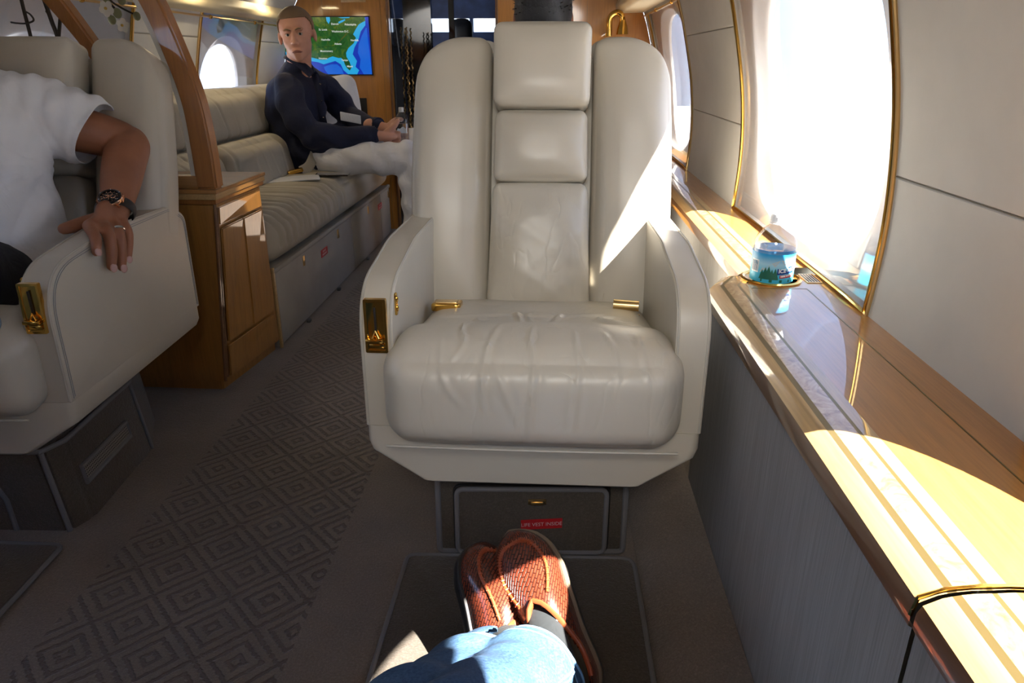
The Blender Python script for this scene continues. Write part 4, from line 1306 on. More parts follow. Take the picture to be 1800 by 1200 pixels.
stem([(-.062, -.02, .60), (.05, -.03, .70), (.16, -.03, .60), (.205, -.03, .52), (.235, -.03, .495), (.275, -.03, .475)], .0028)
stem([(.16, -.03, .60), (.19, -.03, .53), (.22, -.03, .49)], .0035)
for x, z, r in ((.282, .470, .011), (.225, .478, .013), (.205, .460, .012), (.20, .505, .013), (.245, .512, .012), (.232, .53, .012), (.215, .532, .010)):
    bm = nb(); ell(bm, (x, -.03, z), (r, r*.8, r*1.15), n=10); obj('bud', bm, M['leafgreen'], orc)
def flower(x, y, z, s, rot):
    bm = nb()
    for k in range(5):
        a = rot + k * 2*PI/5
        Mx = Matrix.Translation((x, y, z)) @ Matrix.Rotation(a, 4, 'Y')
        vs = ell(bm, (0, 0, 0), (.5, .06, .62), n=10)
        for v in vs:
            v.co = Mx @ V((v.co.x * s * .62, v.co.y * s * .5 - .004, (v.co.z + .62) * s * .55))
    f = obj('flower', bm, M['petal'], orc)
    bm = nb(); ell(bm, (x, y - .008, z), (s*.14, s*.14, s*.14), n=8); obj('throat', bm, M['petal_y'], f)
for a in ((-.075, -.03, .560, .05, .3), (-.01, -.03, .545, .05, .9), (.04, -.02, .59, .05, .2), (-.12, -.03, .52, .05, .5), (.20, -.035, .49, .034, .7), (.175, -.03, .535, .036, .1), (.24, -.035, .445, .030, .2)): flower(*a)

# ------------------------------------------------------------------ sofa
loc = (-1.3, 3.4, 0)
sf = thing('sofa', 'long cream pleated sofa along the left cabin wall with panelled storage base', 'sofa', loc)
def sl(o): local(loc, o); return o
SY0, SY1 = 2.435, 4.36
bm = nb(); box(bm, -1.60, -1.012, SY0 + .006, SY1, .0, .30, .004); sl(obj('base', bm, M['sofa_panel'], sf))
pan = [(2.45, 3.485), (3.495, 4.115), (4.125, 4.355)]
for y0, y1 in pan:
    bm = nb(); box(bm, -1.014, -1.0, y0, y1, .012, .285, .004); p = sl(obj('storage_panel', bm, M['sofa_panel'], sf))
    for yl in {2.45: (2.754, 3.243), 3.495: (3.824,), 4.125: (4.324,)}[y0]:
        bm = nb(); box(bm, -1.001, -.997, yl - .012, yl + .012, .232, .272, .002)
        l_ = sl(obj('pull_latch', bm, M['gold_br'], p))
    for yl in {2.45: (3.02,), 3.495: (4.095,), 4.125: ()}[y0]:
        bm = nb(); box(bm, -1.0005, -.9985, yl - .045, yl + .045, .205, .238); sl(obj('placard', bm, M['red'], p, False, label='red placard with white lettering'))
        for dz, s_ in ((.006, 'LIFE VEST'), (-.007, 'UNDER SEAT')):
            me = text_mesh(s_, .011, basis((-.9982, yl, .2215 + dz), (0, 1, 0), (0, 0, 1), (1, 0, 0)), .0001)
            sl(obj('lettering', me, M['white'], p, False))
bm = nb(); box(bm, -1.012, -.994, SY0, SY1, .288, .306, .004); sl(obj('front_rail', bm, M['sofa_panel'], sf))
bm = nb(); box(bm, -1.01, -.998, SY0 - .006, SY0 + .008, .0, .31, .003); sl(obj('edge_strip', bm, M['wood_pale'], sf))
for y in (2.72, 3.16, 3.72):
    bm = nb(); box(bm, -1.0, -.985, y - .012, y + .012, .0, .014, .003); sl(obj('floor_latch', bm, M['grille'], sf))
def pleatset(ys, amp, wdt):
    def f(y):
        return -sum(amp * math.exp(-((y - c) / wdt) ** 2) for c in ys)
    return f
random.seed(3)
pl1 = [2.50 + i * .062 + random.uniform(-.015, .015) for i in range(14)]
def seatcush(y0, y1, pleats):
    w, d, h = .60, y1 - y0, .165
    def fn(p):
        x, y, z = p; Y = y + (y0 + y1) / 2
        f = 0
        k = (x + w/2) / w           # 0 back .. 1 front
        if z > -.02 and k > .25:
            for c in pleats:
                cc = c - .05 * (1 - k) ** 2 * 1.0 + .008 * math.sin(k * 9 + c * 30)
                f -= .0125 * math.exp(-((Y - cc) / .0075) ** 2) * min(1, (k - .25) * 2.2)
                f += .005 * math.exp(-((Y - cc - .02) / .016) ** 2) * min(1, (k - .25) * 2.2)
        top_ = max(0, z / (h/2))
        X = x; Z = z
        if z > 0: Z += f * min(1, top_ * 1.2) + .008 * math.sin(PI * k)
        if k > .9: X += f * .8
        # rounded waterfall front
        return (X - 1.285, Y, Z + .395)
    return rbox((w, d, h), .070, (34, 330, 22), (.012, .004, .010), fn, pw=6)
sl(obj('seat_cushion', seatcush(2.44, 4.30, pl1), M['sofa'], sf, ang=80))
def backcush(y0, y1, z0, z1, seed, fw=0):
    w, d, h = .17, y1 - y0, z1 - z0
    rnd = random.Random(seed)
    pls = [y0 + d * (i + .5 + rnd.uniform(-.25, .25)) / 6 for i in range(6)]
    sl_ = [rnd.uniform(-.25, .25) for _ in pls]
    def fn(p):
        x, y, z = p; Y = y + (y0 + y1) / 2; k = (z + h/2) / h
        if x > 0:
            for c, s_ in zip(pls, sl_):
                cc = c + s_ * z
                e = abs(z) / (h/2)
                x -= .016 * math.exp(-((Y - cc) / .009) ** 2) * (.25 + .75 * e ** 1.5)
                x += .006 * math.exp(-((Y - cc) / .035) ** 2) * e
        Z = z + z0 + h/2
        return (x - 1.475 + fw - (Z - .47) * .22, Y, Z)
    return rbox((w, d, h), .06, (16, 130, 26), (.022, .0, .006), fn, pw=3)
for i, (y0, y1) in enumerate(((2.45, 2.93), (2.935, 3.62), (3.625, 4.30))):
    sl(obj('back_cushion', backcush(y0, y1, .455, .675, i, (.08, .10, 0)[i]), M['sofa'], sf, ang=80))
    sl(obj('back_cushion', backcush(y0, y1, .665, .885, i + 9, (.02, .03, 0)[i]), M['sofa'], sf, ang=80))
bm = nb(); box(bm, -1.66, -1.58, 2.45, 4.34, .28, .80, .02); sl(obj('back_frame', bm, M['sofa_panel'], sf))
# belt buckle on the sofa
b = rbox((.075, .05, .02), .005, 6); o = obj('belt_buckle', b, M['gold'], sf); o.location = V((-1.255, 3.47, .508)) - V(loc); o.rotation_euler = (0, -.2, .5)
bm = nb(); tube(bm, smoothpath([(-1.23, 3.49, .505), (-1.20, 3.54, .53), (-1.17, 3.60, .62)], 5), .024, 8, flat=.1, up=V((0, 1, 0))); sl(obj('belt_strap', bm, M['sofa_panel'], sf))
# things lying about on it
b = rbox((.16, .085, .010), .004, 6)
o = obj('mobile_phone', b, M['phone']); o.location = (-1.055, 3.42, .500); o.rotation_euler = (0, 0, .10)
tag(o, 'black mobile phone lying on the sofa beside the seated man in navy', 'phone')
bm = rbox((.24, .15, .006), .002, 6, (0, 0, .001), lambda p: (p[0], p[1], p[2] + .003 * math.sin(p[0] * 20)))
o = obj('magazine', bm, M['pillow']); o.location = (-1.20, 3.28, .499); o.rotation_euler = (0, 0, .35)
tag(o, 'thin folded pale cloth lying flat on the sofa near the gold buckle', 'cloth')
def pil(p):
    return p
b = rbox((.14, .40, .40), .065, 20, (.03, 0, 0), lambda p: (p[0] * (1 - .55 * max(abs(p[1]), abs(p[2])) / .2 * .9) + .006 * math.sin(p[2] * 30), p[1], p[2]))
o = obj('pillow', b, M['pillow']); o.location = (-1.30, 4.22, .72); o.rotation_euler = (.15, .12, -1.05)
tag(o, 'white pillow propped on the sofa behind the man in navy', 'pillow')

# ------------------------------------------------------------------ bottle
def wrap(me_or_bm, c, r, a0):
    """flat artwork (s, z) wrapped round an upright cylinder; s grows to the right as seen from outside"""
    vs = me_or_bm.verts if isinstance(me_or_bm, bmesh.types.BMesh) else me_or_bm.vertices
    for v in vs:
        a = a0 + v.co.x / r; rr = r + v.co.y
        v.co = V((c[0] + rr * math.sin(a), c[1] - rr * math.cos(a), c[2] + v.co.z))
def bottle(loc, R, H, name, label, detail=True, tilt_=None):
    t_ = thing(name, label, 'bottle', loc)
    k = H / .222
    prof = [(.001, .003), (R*.80, 0), (R*.97, .010*k), (R, .02*k), (R*.985, .028*k), (R, .036*k), (R, .045*k), (R, .125*k), (R*.985, .130*k), (R, .136*k), (R*.98, .148*k), (R*.86, .165*k), (R*.62, .182*k), (R*.36, .194*k), (R*.31, .199*k), (R*.31, .214*k)]
    bm = nb(); lathe(bm, prof, 40, close=False); obj('bottle_body', bm, M['pet'], t_, ang=60)
    wp = [(.001, .004)] + [(r - .0012, z + .001) for r, z in prof[1:8]] + [(R*.97, .1315*k), (.001, .1315*k)]
    bm = nb(); lathe(bm, wp, 40, close=False); obj('water', bm, M['water'], t_, ang=60)
    bm = nb()
    lathe(bm, [(R*.345, .201*k), (R*.36, .202*k), (R*.36, .219*k), (R*.33, .2225*k), (.001, .2225*k)], 32)
    for q in range(32):
        a = 2*PI*q/32; box(bm, -.0006, .0006, R*.355, R*.372, .203*k, .2175*k, 0, 1, Matrix.Rotation(a, 4, 'Z'))
    obj('cap', bm, M['cap'], t_)
    bm = nb(); lathe(bm, [(R*.33, .1955*k), (R*.41, .1965*k), (R*.41, .1985*k), (R*.33, .1995*k)], 32, close=False); obj('neck_ring', bm, M['cap'], t_)
    return t_
BR, BH = .0455, .180
bl = bottle((cup[0], cup[1], LZ - .0345), BR, BH, 'water_bottle', 'small clear water bottle with a blue mountain label standing in the gold cup ring')
t = NT('label_blue'); v = t.coord(); sx = t.n('ShaderNodeSeparateXYZ'); t.l(v, sx.inputs[0])
t.set(Base_Color=t.ramp(sx.outputs[2], [(.036, (.05, .45, .70)), (.058, (.06, .50, .75)), (.078, (.35, .62, .80)), (.096, (.02, .32, .68))]), Roughness=.35)
M['lab'] = t.m
M['lab_tree'] = plain('label_tree', (.01, .13, .09), .4); M['lab_mtn'] = plain('label_mountain', (.45, .58, .68), .4, var=.25)
M['lab_navy'] = plain('label_navy', (.01, .05, .26), .4); M['lab_red'] = plain('label_red', (.55, .01, .04), .4); M['lab_white'] = plain('label_white', (.85, .88, .9), .4); M['lab_bar'] = plain('label_bars', (.08, .16, .30), .4)
LB0, LB1 = .036, .100
bm = nb()
n = 64
R_ = BR + .0006
A = [bm.verts.new((R_*math.sin(2*PI*k/n), -R_*math.cos(2*PI*k/n), LB0)) for k in range(n)]
B = [bm.verts.new((R_*math.sin(2*PI*k/n), -R_*math.cos(2*PI*k/n), LB1)) for k in range(n)]
for k in range(n): bm.faces.new((A[k], A[(k+1) % n], B[(k+1) % n], B[k]))
lab = obj('label', bm, M['lab'], bl, label='blue label with mountains, fir trees and lettering')
A0 = math.radians(-27)          # artwork centre, turned a little so the name runs round the right side
def art(nm, polys, mat, off, a0=A0):
    bm = nb()
    for pl_ in polys:
        vs = [bm.verts.new((x, off, z)) for x, z in pl_]
        bm.faces.new(vs)
    bmesh.ops.triangulate(bm, faces=bm.faces)
    bmesh.ops.subdivide_edges(bm, edges=[e for e in bm.edges if e.calc_length() > .008], cuts=2)
    wrap(bm, (0, 0, -.0235), BR, a0)
    return obj(nm, bm, mat, lab, False)
art('mountains', [[(-.020, .080), (-.012, .094), (-.004, .090), (.006, .104), (.014, .096), (.024, .112), (.034, .100), (.044, .110), (.06, .096), (.066, .080)]], M['lab_mtn'], .0009)
def tree(x, z, h):
    return [(x - h*.3, z), (x + h*.3, z), (x + h*.14, z + h*.38), (x + h*.2, z + h*.38), (x, z + h), (x - h*.2, z + h*.38), (x - h*.14, z + h*.38)]
art('trees', [tree(-.012 + i * .0068, .068 + (i % 2) * .0015, .022 + (i * 7 % 3) * .004) for i in range(5)] + [[(-.014, .062), (.05, .062), (.05, .068), (-.014, .068)]], M['lab_tree'], .0012)
art('barcode_patch', [[(-.044, .080), (-.022, .080), (-.022, .108), (-.044, .108)]], M['lab_white'], .0009)
art('bars', [[(-.0432 + i*.0019, .083), (-.0425 + i*.0019 + (i % 3)*.0003, .083), (-.0425 + i*.0019 + (i % 3)*.0003, .106), (-.0432 + i*.0019, .106)] for i in range(11)], M['lab_bar'], .0013)
art('name_band', [[(.019, .079), (.060, .083), (.060, .099), (.019, .093)]], M['lab_navy'], .0012)
art('red_band', [[(.025, .0715), (.057, .0735), (.057, .0805), (.025, .0785)]], M['lab_red'], .0014)
for s_, x, z, sz, mt in (('ICE MOUNTAIN', .0215, .0872, .0115, 'lab_white'), ('100% NATURAL', .0265, .0755, .0050, 'lab_white')):
    me = text_mesh(s_, sz, Matrix(((1, .0, 0, x), (0, 0, 1, .0017), (.10, 1, 0, z), (0, 0, 0, 1))), .0001, 'LEFT', .0003)
    wrap(me, (0, 0, -.0235), BR, A0)
    obj('lettering', me, M[mt], lab, False)
# ------------------------------------------------------------------ people helpers
def T(bm, pts, rad, n=18, up=V((0, 0, 1))):
    sp = smoothpath([tuple(p) + ((r[0], r[1]) if isinstance(r, (tuple, list)) else (r, r)) for p, r in zip(pts, rad)], 5)
    tube(bm, [q[:3] for q in sp], [(q[3], q[4]) for q in sp], n, up=up, round_caps=True)
def face_mesh(head):
    """fuse a head in its own frame: looks along -y, z up, centre between the ears, total height about .30"""
    bm = nb()
    ell(bm, (0, .018, .040), (.092, .115, .100), n=28)            # cranium
    ell(bm, (0, -.030, -.020), (.076, .078, .090), n=28)          # face
    ell(bm, (0, -.045, -.082), (.052, .055, .048), n=20)          # jaw
    ell(bm, (0, -.078, -.112), (.027, .022, .022), n=14)          # chin
    for s in (-1, 1):
        ell(bm, (s*.043, -.068, -.030), (.024, .024, .024), n=14)   # cheek
        ell(bm, (s*.042, -.02, -.070), (.026, .046, .036), n=14)
        ell(bm, (s*.032, -.100, .030), (.030, .012, .011), n=12)    # brow
        ell(bm, (s*.096, .012, -.010), (.011, .024, .036), n=14)    # ear
        ell(bm, (s*.014, -.115, -.036), (.010, .012, .009), n=10)   # nostril
    T(bm, [(0, -.098, .022), (0, -.112, -.005), (0, -.126, -.032)], [.009, .010, .0125], 10)
    T(bm, [(-.024, -.098, -.079), (0, -.105, -.071), (.024, -.098, -.079)], [.005, .0065, .005], 8)
    T(bm, [(-.018, -.097, -.086), (0, -.103, -.083), (.018, -.097, -.086)], [.005, .0075, .005], 8)
    ell(bm, (0, -.085, -.095), (.03, .02, .012), n=10)
    return bm
def place(me, Mx):
    me.transform(Mx); return me
def head_parts(root, Mx, skin, hair, bald=False, hairfn=None):
    """returns a bmesh of the skull placed in world; adds eyes, lips and hair as children"""
    h = face_mesh(None)
    h.transform(Mx)
    for s in (-1, 1):
        bm = nb(); ell(bm, (s*.033, -.094, .006), (.0135, .009, .0085), n=14); bm.transform(Mx); e = obj('eye', bm, M['eyewhite'], root)
        bm = nb(); ell(bm, (s*.033 + .001, -.1015, .006), (.0062, .0028, .0068), n=12); bm.transform(Mx); obj('iris', bm, M['iris'], e)
        bm = nb(); T(bm, [(s*.018, -.1045, .013), (s*.033, -.1065, .0165), (s*.048, -.100, .011)], [.0022, .003, .002], 8); bm.transform(Mx); obj('eyelid', bm, skin, e)
        bm = nb(); T(bm, [(s*.014, -.112, .028), (s*.034, -.113, .034), (s*.054, -.098, .028)], [.003, .004, .002], 8); bm.transform(Mx); obj('eyebrow', bm, hair, root)
    bm = nb(); T(bm, [(-.026, -.1035, -.084), (-.012, -.110, -.077), (0, -.1115, -.0755), (.012, -.110, -.077), (.026, -.1035, -.084)], [.0022, .0035, .0038, .0035, .0022], 8)
    T(bm, [(-.020, -.104, -.0865), (0, -.1095, -.0825), (.020, -.104, -.0865)], [.002, .0042, .002], 8)
    bm.transform(Mx); obj('lips', bm, M['lip'], root)
    bm = nb()
    ell(bm, (0, .022, .046), (.0965, .116, .100), n=72)
    # cut the face away
    def keep(v): 
        u = max(-.045, min(.055, -v.y)); k = (u + .045) / .10; k = k*k*(3-2*k)
        return v.z > -.055 + .138 * k 
    for f in list(bm.faces):
        if not all(keep(v.co) for v in f.verts): bm.faces.remove(f)
    for v in list(bm.verts):
        if not v.link_faces: bm.verts.remove(v)
    me = solid(bm, .006, 0)
    me.transform(Mx); obj('hair', me, hair, root)
    return h

def rotbasis(fwd, up):
    """matrix whose -y axis is fwd"""
    f = V(fwd).normalized(); u = V(up); x = (f).cross(u).normalized() * 1.0
    u = x.cross(f).normalized()
    return x, -f, u
def headM(c, fwd, up, s=1.0):
    x, y, z = rotbasis(fwd, up)
    # right-handed: x = y cross z
    x = y.cross(z)
    return Matrix(((x.x*s, y.x*s, z.x*s, c[0]), (x.y*s, y.y*s, z.y*s, c[1]), (x.z*s, y.z*s, z.z*s, c[2]), (0, 0, 0, 1)))

# ================================================================== man in white shirt, left seat
p1 = thing('person', 'person in white T-shirt and dark trousers with a watch, hand resting on the armrest', 'person', (-1.42, 1.7, 0))
def l1(o): local((-1.42, 1.7, 0), o); return o
FW = (-1.43, 1.72)
body = nb()
T(body, [(-1.43, 1.60, .54), (-1.43, 1.62, .70), (-1.43, 1.66, .84), (-1.43, 1.70, .95), (-1.45, 1.71, 1.03), (-1.46, 1.69, 1.08)], [(.16, .12), (.155, .115), (.175, .115), (.10, .09), (.062, .062), (.062, .062)])
h = head_parts(p1, headM((-1.475, 1.67, 1.20), (-.2, -1, 0), (0, 0, 1), .95), M['skin1'], M['hair_black'])
tmp = bpy.data.meshes.new('t'); h.to_mesh(tmp); h.free(); body.from_mesh(tmp)
# left arm: shoulder, elbow, wrist
sh = (-1.27, 1.75, .875)
T(body, [sh, (-1.185, 1.80, .842), (-1.128, 1.845, .815), (-1.097, 1.852, .795)], [.060, .056, .051, .048])
T(body, [(-1.097, 1.852, .800), (-1.088, 1.80, .772), (-1.073, 1.735, .722), (-1.053, 1.675, .684), (-1.045, 1.632, .662)], [.048, .051, .046, (.038, .032), (.036, .027)])
# right arm, resting on the far armrest
T(body, [(-1.60, 1.74, .875), (-1.66, 1.76, .78), (-1.66, 1.70, .70)], [.062, .055, .048])
T(body, [(-1.66, 1.70, .70), (-1.62, 1.55, .68), (-1.55, 1.42, .67)], [.048, .042, .034])
# hand: palm over the armrest crest
T(body, [(-1.045, 1.640, .662), (-1.044, 1.612, .658), (-1.037, 1.585, .655)], [(.036, .024), (.044, .021), (.046, .018)], up=V((0, 1, 0)))
kn = [(-1.042, 1.535, .656), (-1.030, 1.562, .655), (-1.025, 1.594, .652), (-1.022, 1.626, .647)]
for k_ in kn: T(body, [(-1.044, 1.612, .658), k_], [.020, .0155])
fingers = [
  [kn[0], (-1.012, 1.497, .652), (-.994, 1.475, .637), (-.990, 1.462, .616)],
  [kn[1], (-1.000, 1.532, .642), (-.990, 1.517, .608), (-.990, 1.504, .571)],
  [kn[2], (-.996, 1.565, .637), (-.989, 1.552, .602), (-.990, 1.541, .560)],
  [kn[3], (-.997, 1.602, .631), (-.991, 1.588, .605), (-.992, 1.573, .572)]]
fr_ = [(.0155, .0135, .0125, .0105), (.0158, .0140, .0130, .0110), (.0152, .0135, .0125, .0106), (.0135, .0120, .0110, .0094)]
fing = nb()
for f_, r_ in zip(fingers, fr_): T(body, f_, list(r_), 12)
# thumb leaves the side of the palm and points back toward his lap
T(body, [(-1.060, 1.605, .657), (-1.074, 1.575, .655), (-1.087, 1.548, .653), (-1.098, 1.527, .651)], [.019, .0175, .0155, .0135], 12)
# right hand, simple relaxed curl with five fingers
T(body, [(-1.55, 1.42, .67), (-1.53, 1.37, .66), (-1.52, 1.33, .65)], [(.034, .022), (.042, .018), (.040, .016)])
for i in range(4):
    x = -1.555 + i * .024; T(body, [(x, 1.33, .652), (x + .002, 1.295, .645), (x + .004, 1.275, .625), (x + .004, 1.27, .605)], [.0135, .0125, .0115, .010], 10)
T(body, [(-1.50, 1.39, .66), (-1.475, 1.36, .65), (-1.468, 1.33, .64)], [.015, .013, .011], 10)
me = merged(body, .0046, 4, .5)
l1(obj('body', me, M['skin1'], p1, ang=180))
for (tip, prev, r) in ((fingers[0][3], fingers[0][2], .0085), (fingers[1][3], fingers[1][2], .009), (fingers[2][3], fingers[2][2], .0088), (fingers[3][3], fingers[3][2], .0078)):
    tip, prev = V(tip), V(prev); d = (tip - prev).normalized()
    out = V((1, -.45, .15)); out = (out - d * out.dot(d)).normalized(); x_ = d.cross(out)
    bm = nb(); ell(bm, (0, 0, 0), (r, .0025, r * 1.15), n=12)
    Mx = basis(tip + d * .003 + out * (r * 1.02), x_, out, d); bm.transform(Mx); l1(obj('fingernail', bm, M['nail'], p1))
# wedding ring
a, b = V(fingers[2][0]), V(fingers[2][1]); c = a.lerp(b, .85); d = (V(fingers[2][2]) - a).normalized(); x, y = frame_at(d)
bm = nb(); tube(bm, [c + (x*math.cos(t) + y*math.sin(t)) * .0152 for t in [2*PI*k/24 for k in range(24)]], (.0016, .0032), 8, closed=True, up=d)
l1(obj('finger_ring', bm, M['chrome'], p1, label='plain silver ring'))
# T-shirt
tee = nb()
T(tee, [(-1.40, 1.60, .515), (-1.40, 1.61, .60), (-1.41, 1.63, .72), (-1.42, 1.67, .84), (-1.43, 1.705, .925), (-1.445, 1.715, .965)], [(.235, .165), (.232, .160), (.215, .150), (.205, .135), (.155, .105), (.09, .08)], 28)
T(tee, [(-1.40, 1.72, .900), (-1.30, 1.745, .888), (-1.22, 1.78, .862), (-1.165, 1.812, .838)], [.085, .092, .090, .084], 24)
T(tee, [(-1.46, 1.72, .900), (-1.57, 1.745, .885), (-1.64, 1.76, .82)], [.085, .088, .082], 24)
me = merged(tee, .006, 5, .5)
def folds(v):
    d = .0030 * math.sin((v.z - .7 * v.x) * 60 + 2 * math.sin(v.y * 14))
    # long folds fanning out from the armpit across the chest and down the side
    ax_, az_ = -1.19, .775
    r = math.hypot(v.x - ax_, v.z - az_); th = math.atan2(v.z - az_, v.x - ax_)
    d += .0085 * math.exp(-((r - .13) / .11) ** 2) * (abs(math.sin(th * 5.5 + 2 * r)) ** .5 - .6)
    # creases round the sleeve
    u = (v.x + 1.20) * .8 + (v.y - 1.8) * .4 - (v.z - .84) * .4
    if v.x > -1.30 and v.z > .75: d += .004 * math.sin(u * 150 + v.z * 25) * .7
    return d
def shirtdisp(me, fn):
    me.update()
    for v, nrm in zip(me.vertices, [v.normal.copy() for v in me.vertices]): v.co = v.co + nrm * fn(v.co)
shirtdisp(me, folds)
# open the sleeve mouth
bm = nb(); bm.from_mesh(me)
ax = V((.83, .42, -.36)).normalized(); c0 = V((-1.158, 1.815, .834))
res = bmesh.ops.bisect_plane(bm, geom=list(bm.verts) + list(bm.edges) + list(bm.faces), plane_co=c0, plane_no=V((.88, .10, -.46)).normalized())
pn = V((.88, .10, -.46)).normalized()
bmesh.ops.bisect_plane(bm, geom=list(bm.verts) + list(bm.edges) + list(bm.faces), plane_co=(0, 0, .548), plane_no=(0, 0, -1), clear_outer=True)
bmesh.ops.delete(bm, geom=[f for f in bm.faces if (f.calc_center_median() - c0).dot(pn) > 0 and f.calc_center_median().z > .735 and f.calc_center_median().x > -1.23], context='FACES')
me2 = solid(bm, .003, 0)
ts = l1(obj('t_shirt', me2, M['tee'], p1, ang=60))
# trousers
tr = nb()
for s, kx, ky in ((1, -1.23, 1.12), (-1, -1.62, 1.10)):
    T(tr, [(-1.41 + s*.08, 1.62, .515), (-1.40 + s*.12, 1.48, .545), (kx, ky, .575)], [(.105, .085), (.104, .094), .088], 22)
T(tr, [(-1.32, 1.62, .53), (-1.50, 1.62, .53)], [(.125, .10), (.125, .10)], 20)
# left shin comes down, right ankle crosses over the left knee
T(tr, [(-1.23, 1.12, .575), (-1.26, 1.02, .32), (-1.29, 1.02, .12)], [.082, .068, .055], 20)
T(tr, [(-1.62, 1.10, .62), (-1.42, 1.12, .66), (-1.28, 1.14, .66)], [.082, .068, .058], 20)
me = merged(tr, .008, 5)
l1(obj('trousers', me, M['darkpants'], p1, ang=180))
# shoes
def simple_shoe(root, heel, toe, nrm, mat, Lf=1.0, nm='shoe', lfn=None):
    L_ = V(toe) - V(heel); ln = L_.length; L_.normalize(); n_ = V(nrm); n_ = (n_ - L_ * n_.dot(L_)).normalized(); x = L_.cross(n_)
    bm = nb()
    T(bm, [V(heel) + L_*ln*t + n_*h for t, h in ((.12, .055), (.35, .055), (.65, .045), (.9, .035))], [(.036, .042), (.038, .045), (.046, .036), (.038, .026)], 16, up=n_)
    me = merged(bm, .006, 3); o = obj(nm, me, mat, root, ang=180)
    bm = nb(); T(bm, [V(heel) + L_*ln*t + n_*.010 for t in (.08, .35, .7, .93)], [(.034, .010), (.034, .010), (.046, .010), (.034, .010)], 14, up=n_)
    s_ = obj('sole', bm, M['pillow'], o)
    if lfn: lfn(o); lfn(s_)
    return o
simple_shoe(p1, (-1.255, 1.17, .640), (-1.085, 1.215, .500), (-.2, .2, 1), M['mesh_shoe'], lfn=l1, nm='sneaker')
simple_shoe(p1, (-1.29, 1.07, .0), (-1.29, .80, .0), (0, 0, 1), M['mesh_shoe'], lfn=l1, nm='sneaker')
# watch: case on the back of the wrist
wc = V((-1.0365, 1.640, .7035)); axis = (V((-1.045, 1.632, .662)) - V((-1.073, 1.735, .722))).normalized()
up_ = V((.10, -.40, .92)); up_ = (up_ - axis * up_.dot(axis)).normalized(); sd = axis.cross(up_)
wctr = V((-1.050, 1.655, .668))
bm = nb(); pts = []
for k in range(32):
    t = 2*PI*k/32; pts.append(wctr + sd * math.cos(t) * .0425 + up_ * math.sin(t) * .0345)
tube(bm, pts, (.0032, .0155), 8, closed=True, up=axis)
strap = l1(obj('wristwatch', bm, M['black'], p1, label='rose gold watch with black dial on a black rubber strap'))
Mw = basis(wctr + up_ * .034, sd, axis, up_)
def wp_(bm, nm, mat):
    bm.transform(Mw); return l1(obj(nm, bm, mat, strap, ang=30))
bm = nb(); lathe(bm, [(.001, -.003), (.026, -.003), (.0285, .001), (.0285, .005), (.027, .008), (.001, .008)], 40)
for s in (-1, 1):
    box(bm, -.030*1 + (0 if s < 0 else .052), -.022 + (0 if s < 0 else .052), -.0115, .0115, -.004, .005, .002)
    for q in (-1, 1): box(bm, -.009, .009, s*.024 - .004, s*.024 + .004, -.003, .004, .0015)
tube(bm, [(-.004, .027, .001), (-.004, .037, .001)], .0045, 10); tube(bm, [(.012, .024, .001), (.014, .034, .001)], .0030, 8); tube(bm, [(-.019, .021, .001), (-.023, .030, .001)], .0030, 8)
wp_(bm, 'case', M['rosegold'])
bm = nb(); lathe(bm, [(.0205, .0078), (.0255, .0078), (.0262, .0098), (.0245, .0112), (.0205, .0105)], 40, close=False); wp_(bm, 'watch_bezel', M['black'])
bm = nb(); lathe(bm, [(.001, .0085), (.0208, .0085)], 40, close=False); wp_(bm, 'dial', M['dial'])
bm = nb()
for k in range(12):
    a = 2*PI*k/12; box(bm, -.0009, .0009, .0155, .0195, .0087, .0095, 0, 1, Matrix.Rotation(a, 4, 'Z'))
for (x, y, r) in ((-.008, 0, .0052), (.008, 0, .0052), (0, -.009, .0052)):
    tube(bm, [(x + r*math.cos(2*PI*k/16), y + r*math.sin(2*PI*k/16), .0091) for k in range(16)], .0006, 5, closed=True)
box(bm, -.0007, .0007, -.002, .013, .0096, .0101); box(bm, -.001, .001, -.001, .009, .0096, .0101, 0, 1, Matrix.Rotation(-1.9, 4, 'Z'))
wp_(bm, 'hands_and_markers', M['rosegold'])
bm = nb()
for k in range(6):
    a = 2*PI*(k+.5)/6; lathe(bm, [(.001, .0112), (.0012, .0112), (.0012, .0120), (.001, .0122)], 8, (.0238*math.cos(a), .0238*math.sin(a), 0))
wp_(bm, 'screws', M['chrome'])

# ================================================================== man in navy on the sofa
p2 = thing('person', 'person in navy shirt and white trousers sitting on the sofa, holding a bottle', 'person', (-1.25, 3.75, 0))
def l2_(o): local((-1.25, 3.75, 0), o); return o
b2 = nb()
hM = headM((-1.262, 3.72, 1.125), (.18, -1, -.06), (-.10, 0, 1), .88)
h = head_parts(p2, hM, M['skin2'], M['hair_fair'])
tmp = bpy.data.meshes.new('t'); h.to_mesh(tmp); h.free(); b2.from_mesh(tmp)
T(b2, [(-1.30, 3.80, .88), (-1.29, 3.785, .96), (-1.272, 3.755, 1.04), (-1.265, 3.745, 1.09)], [(.10, .10), .064, .060, .064])
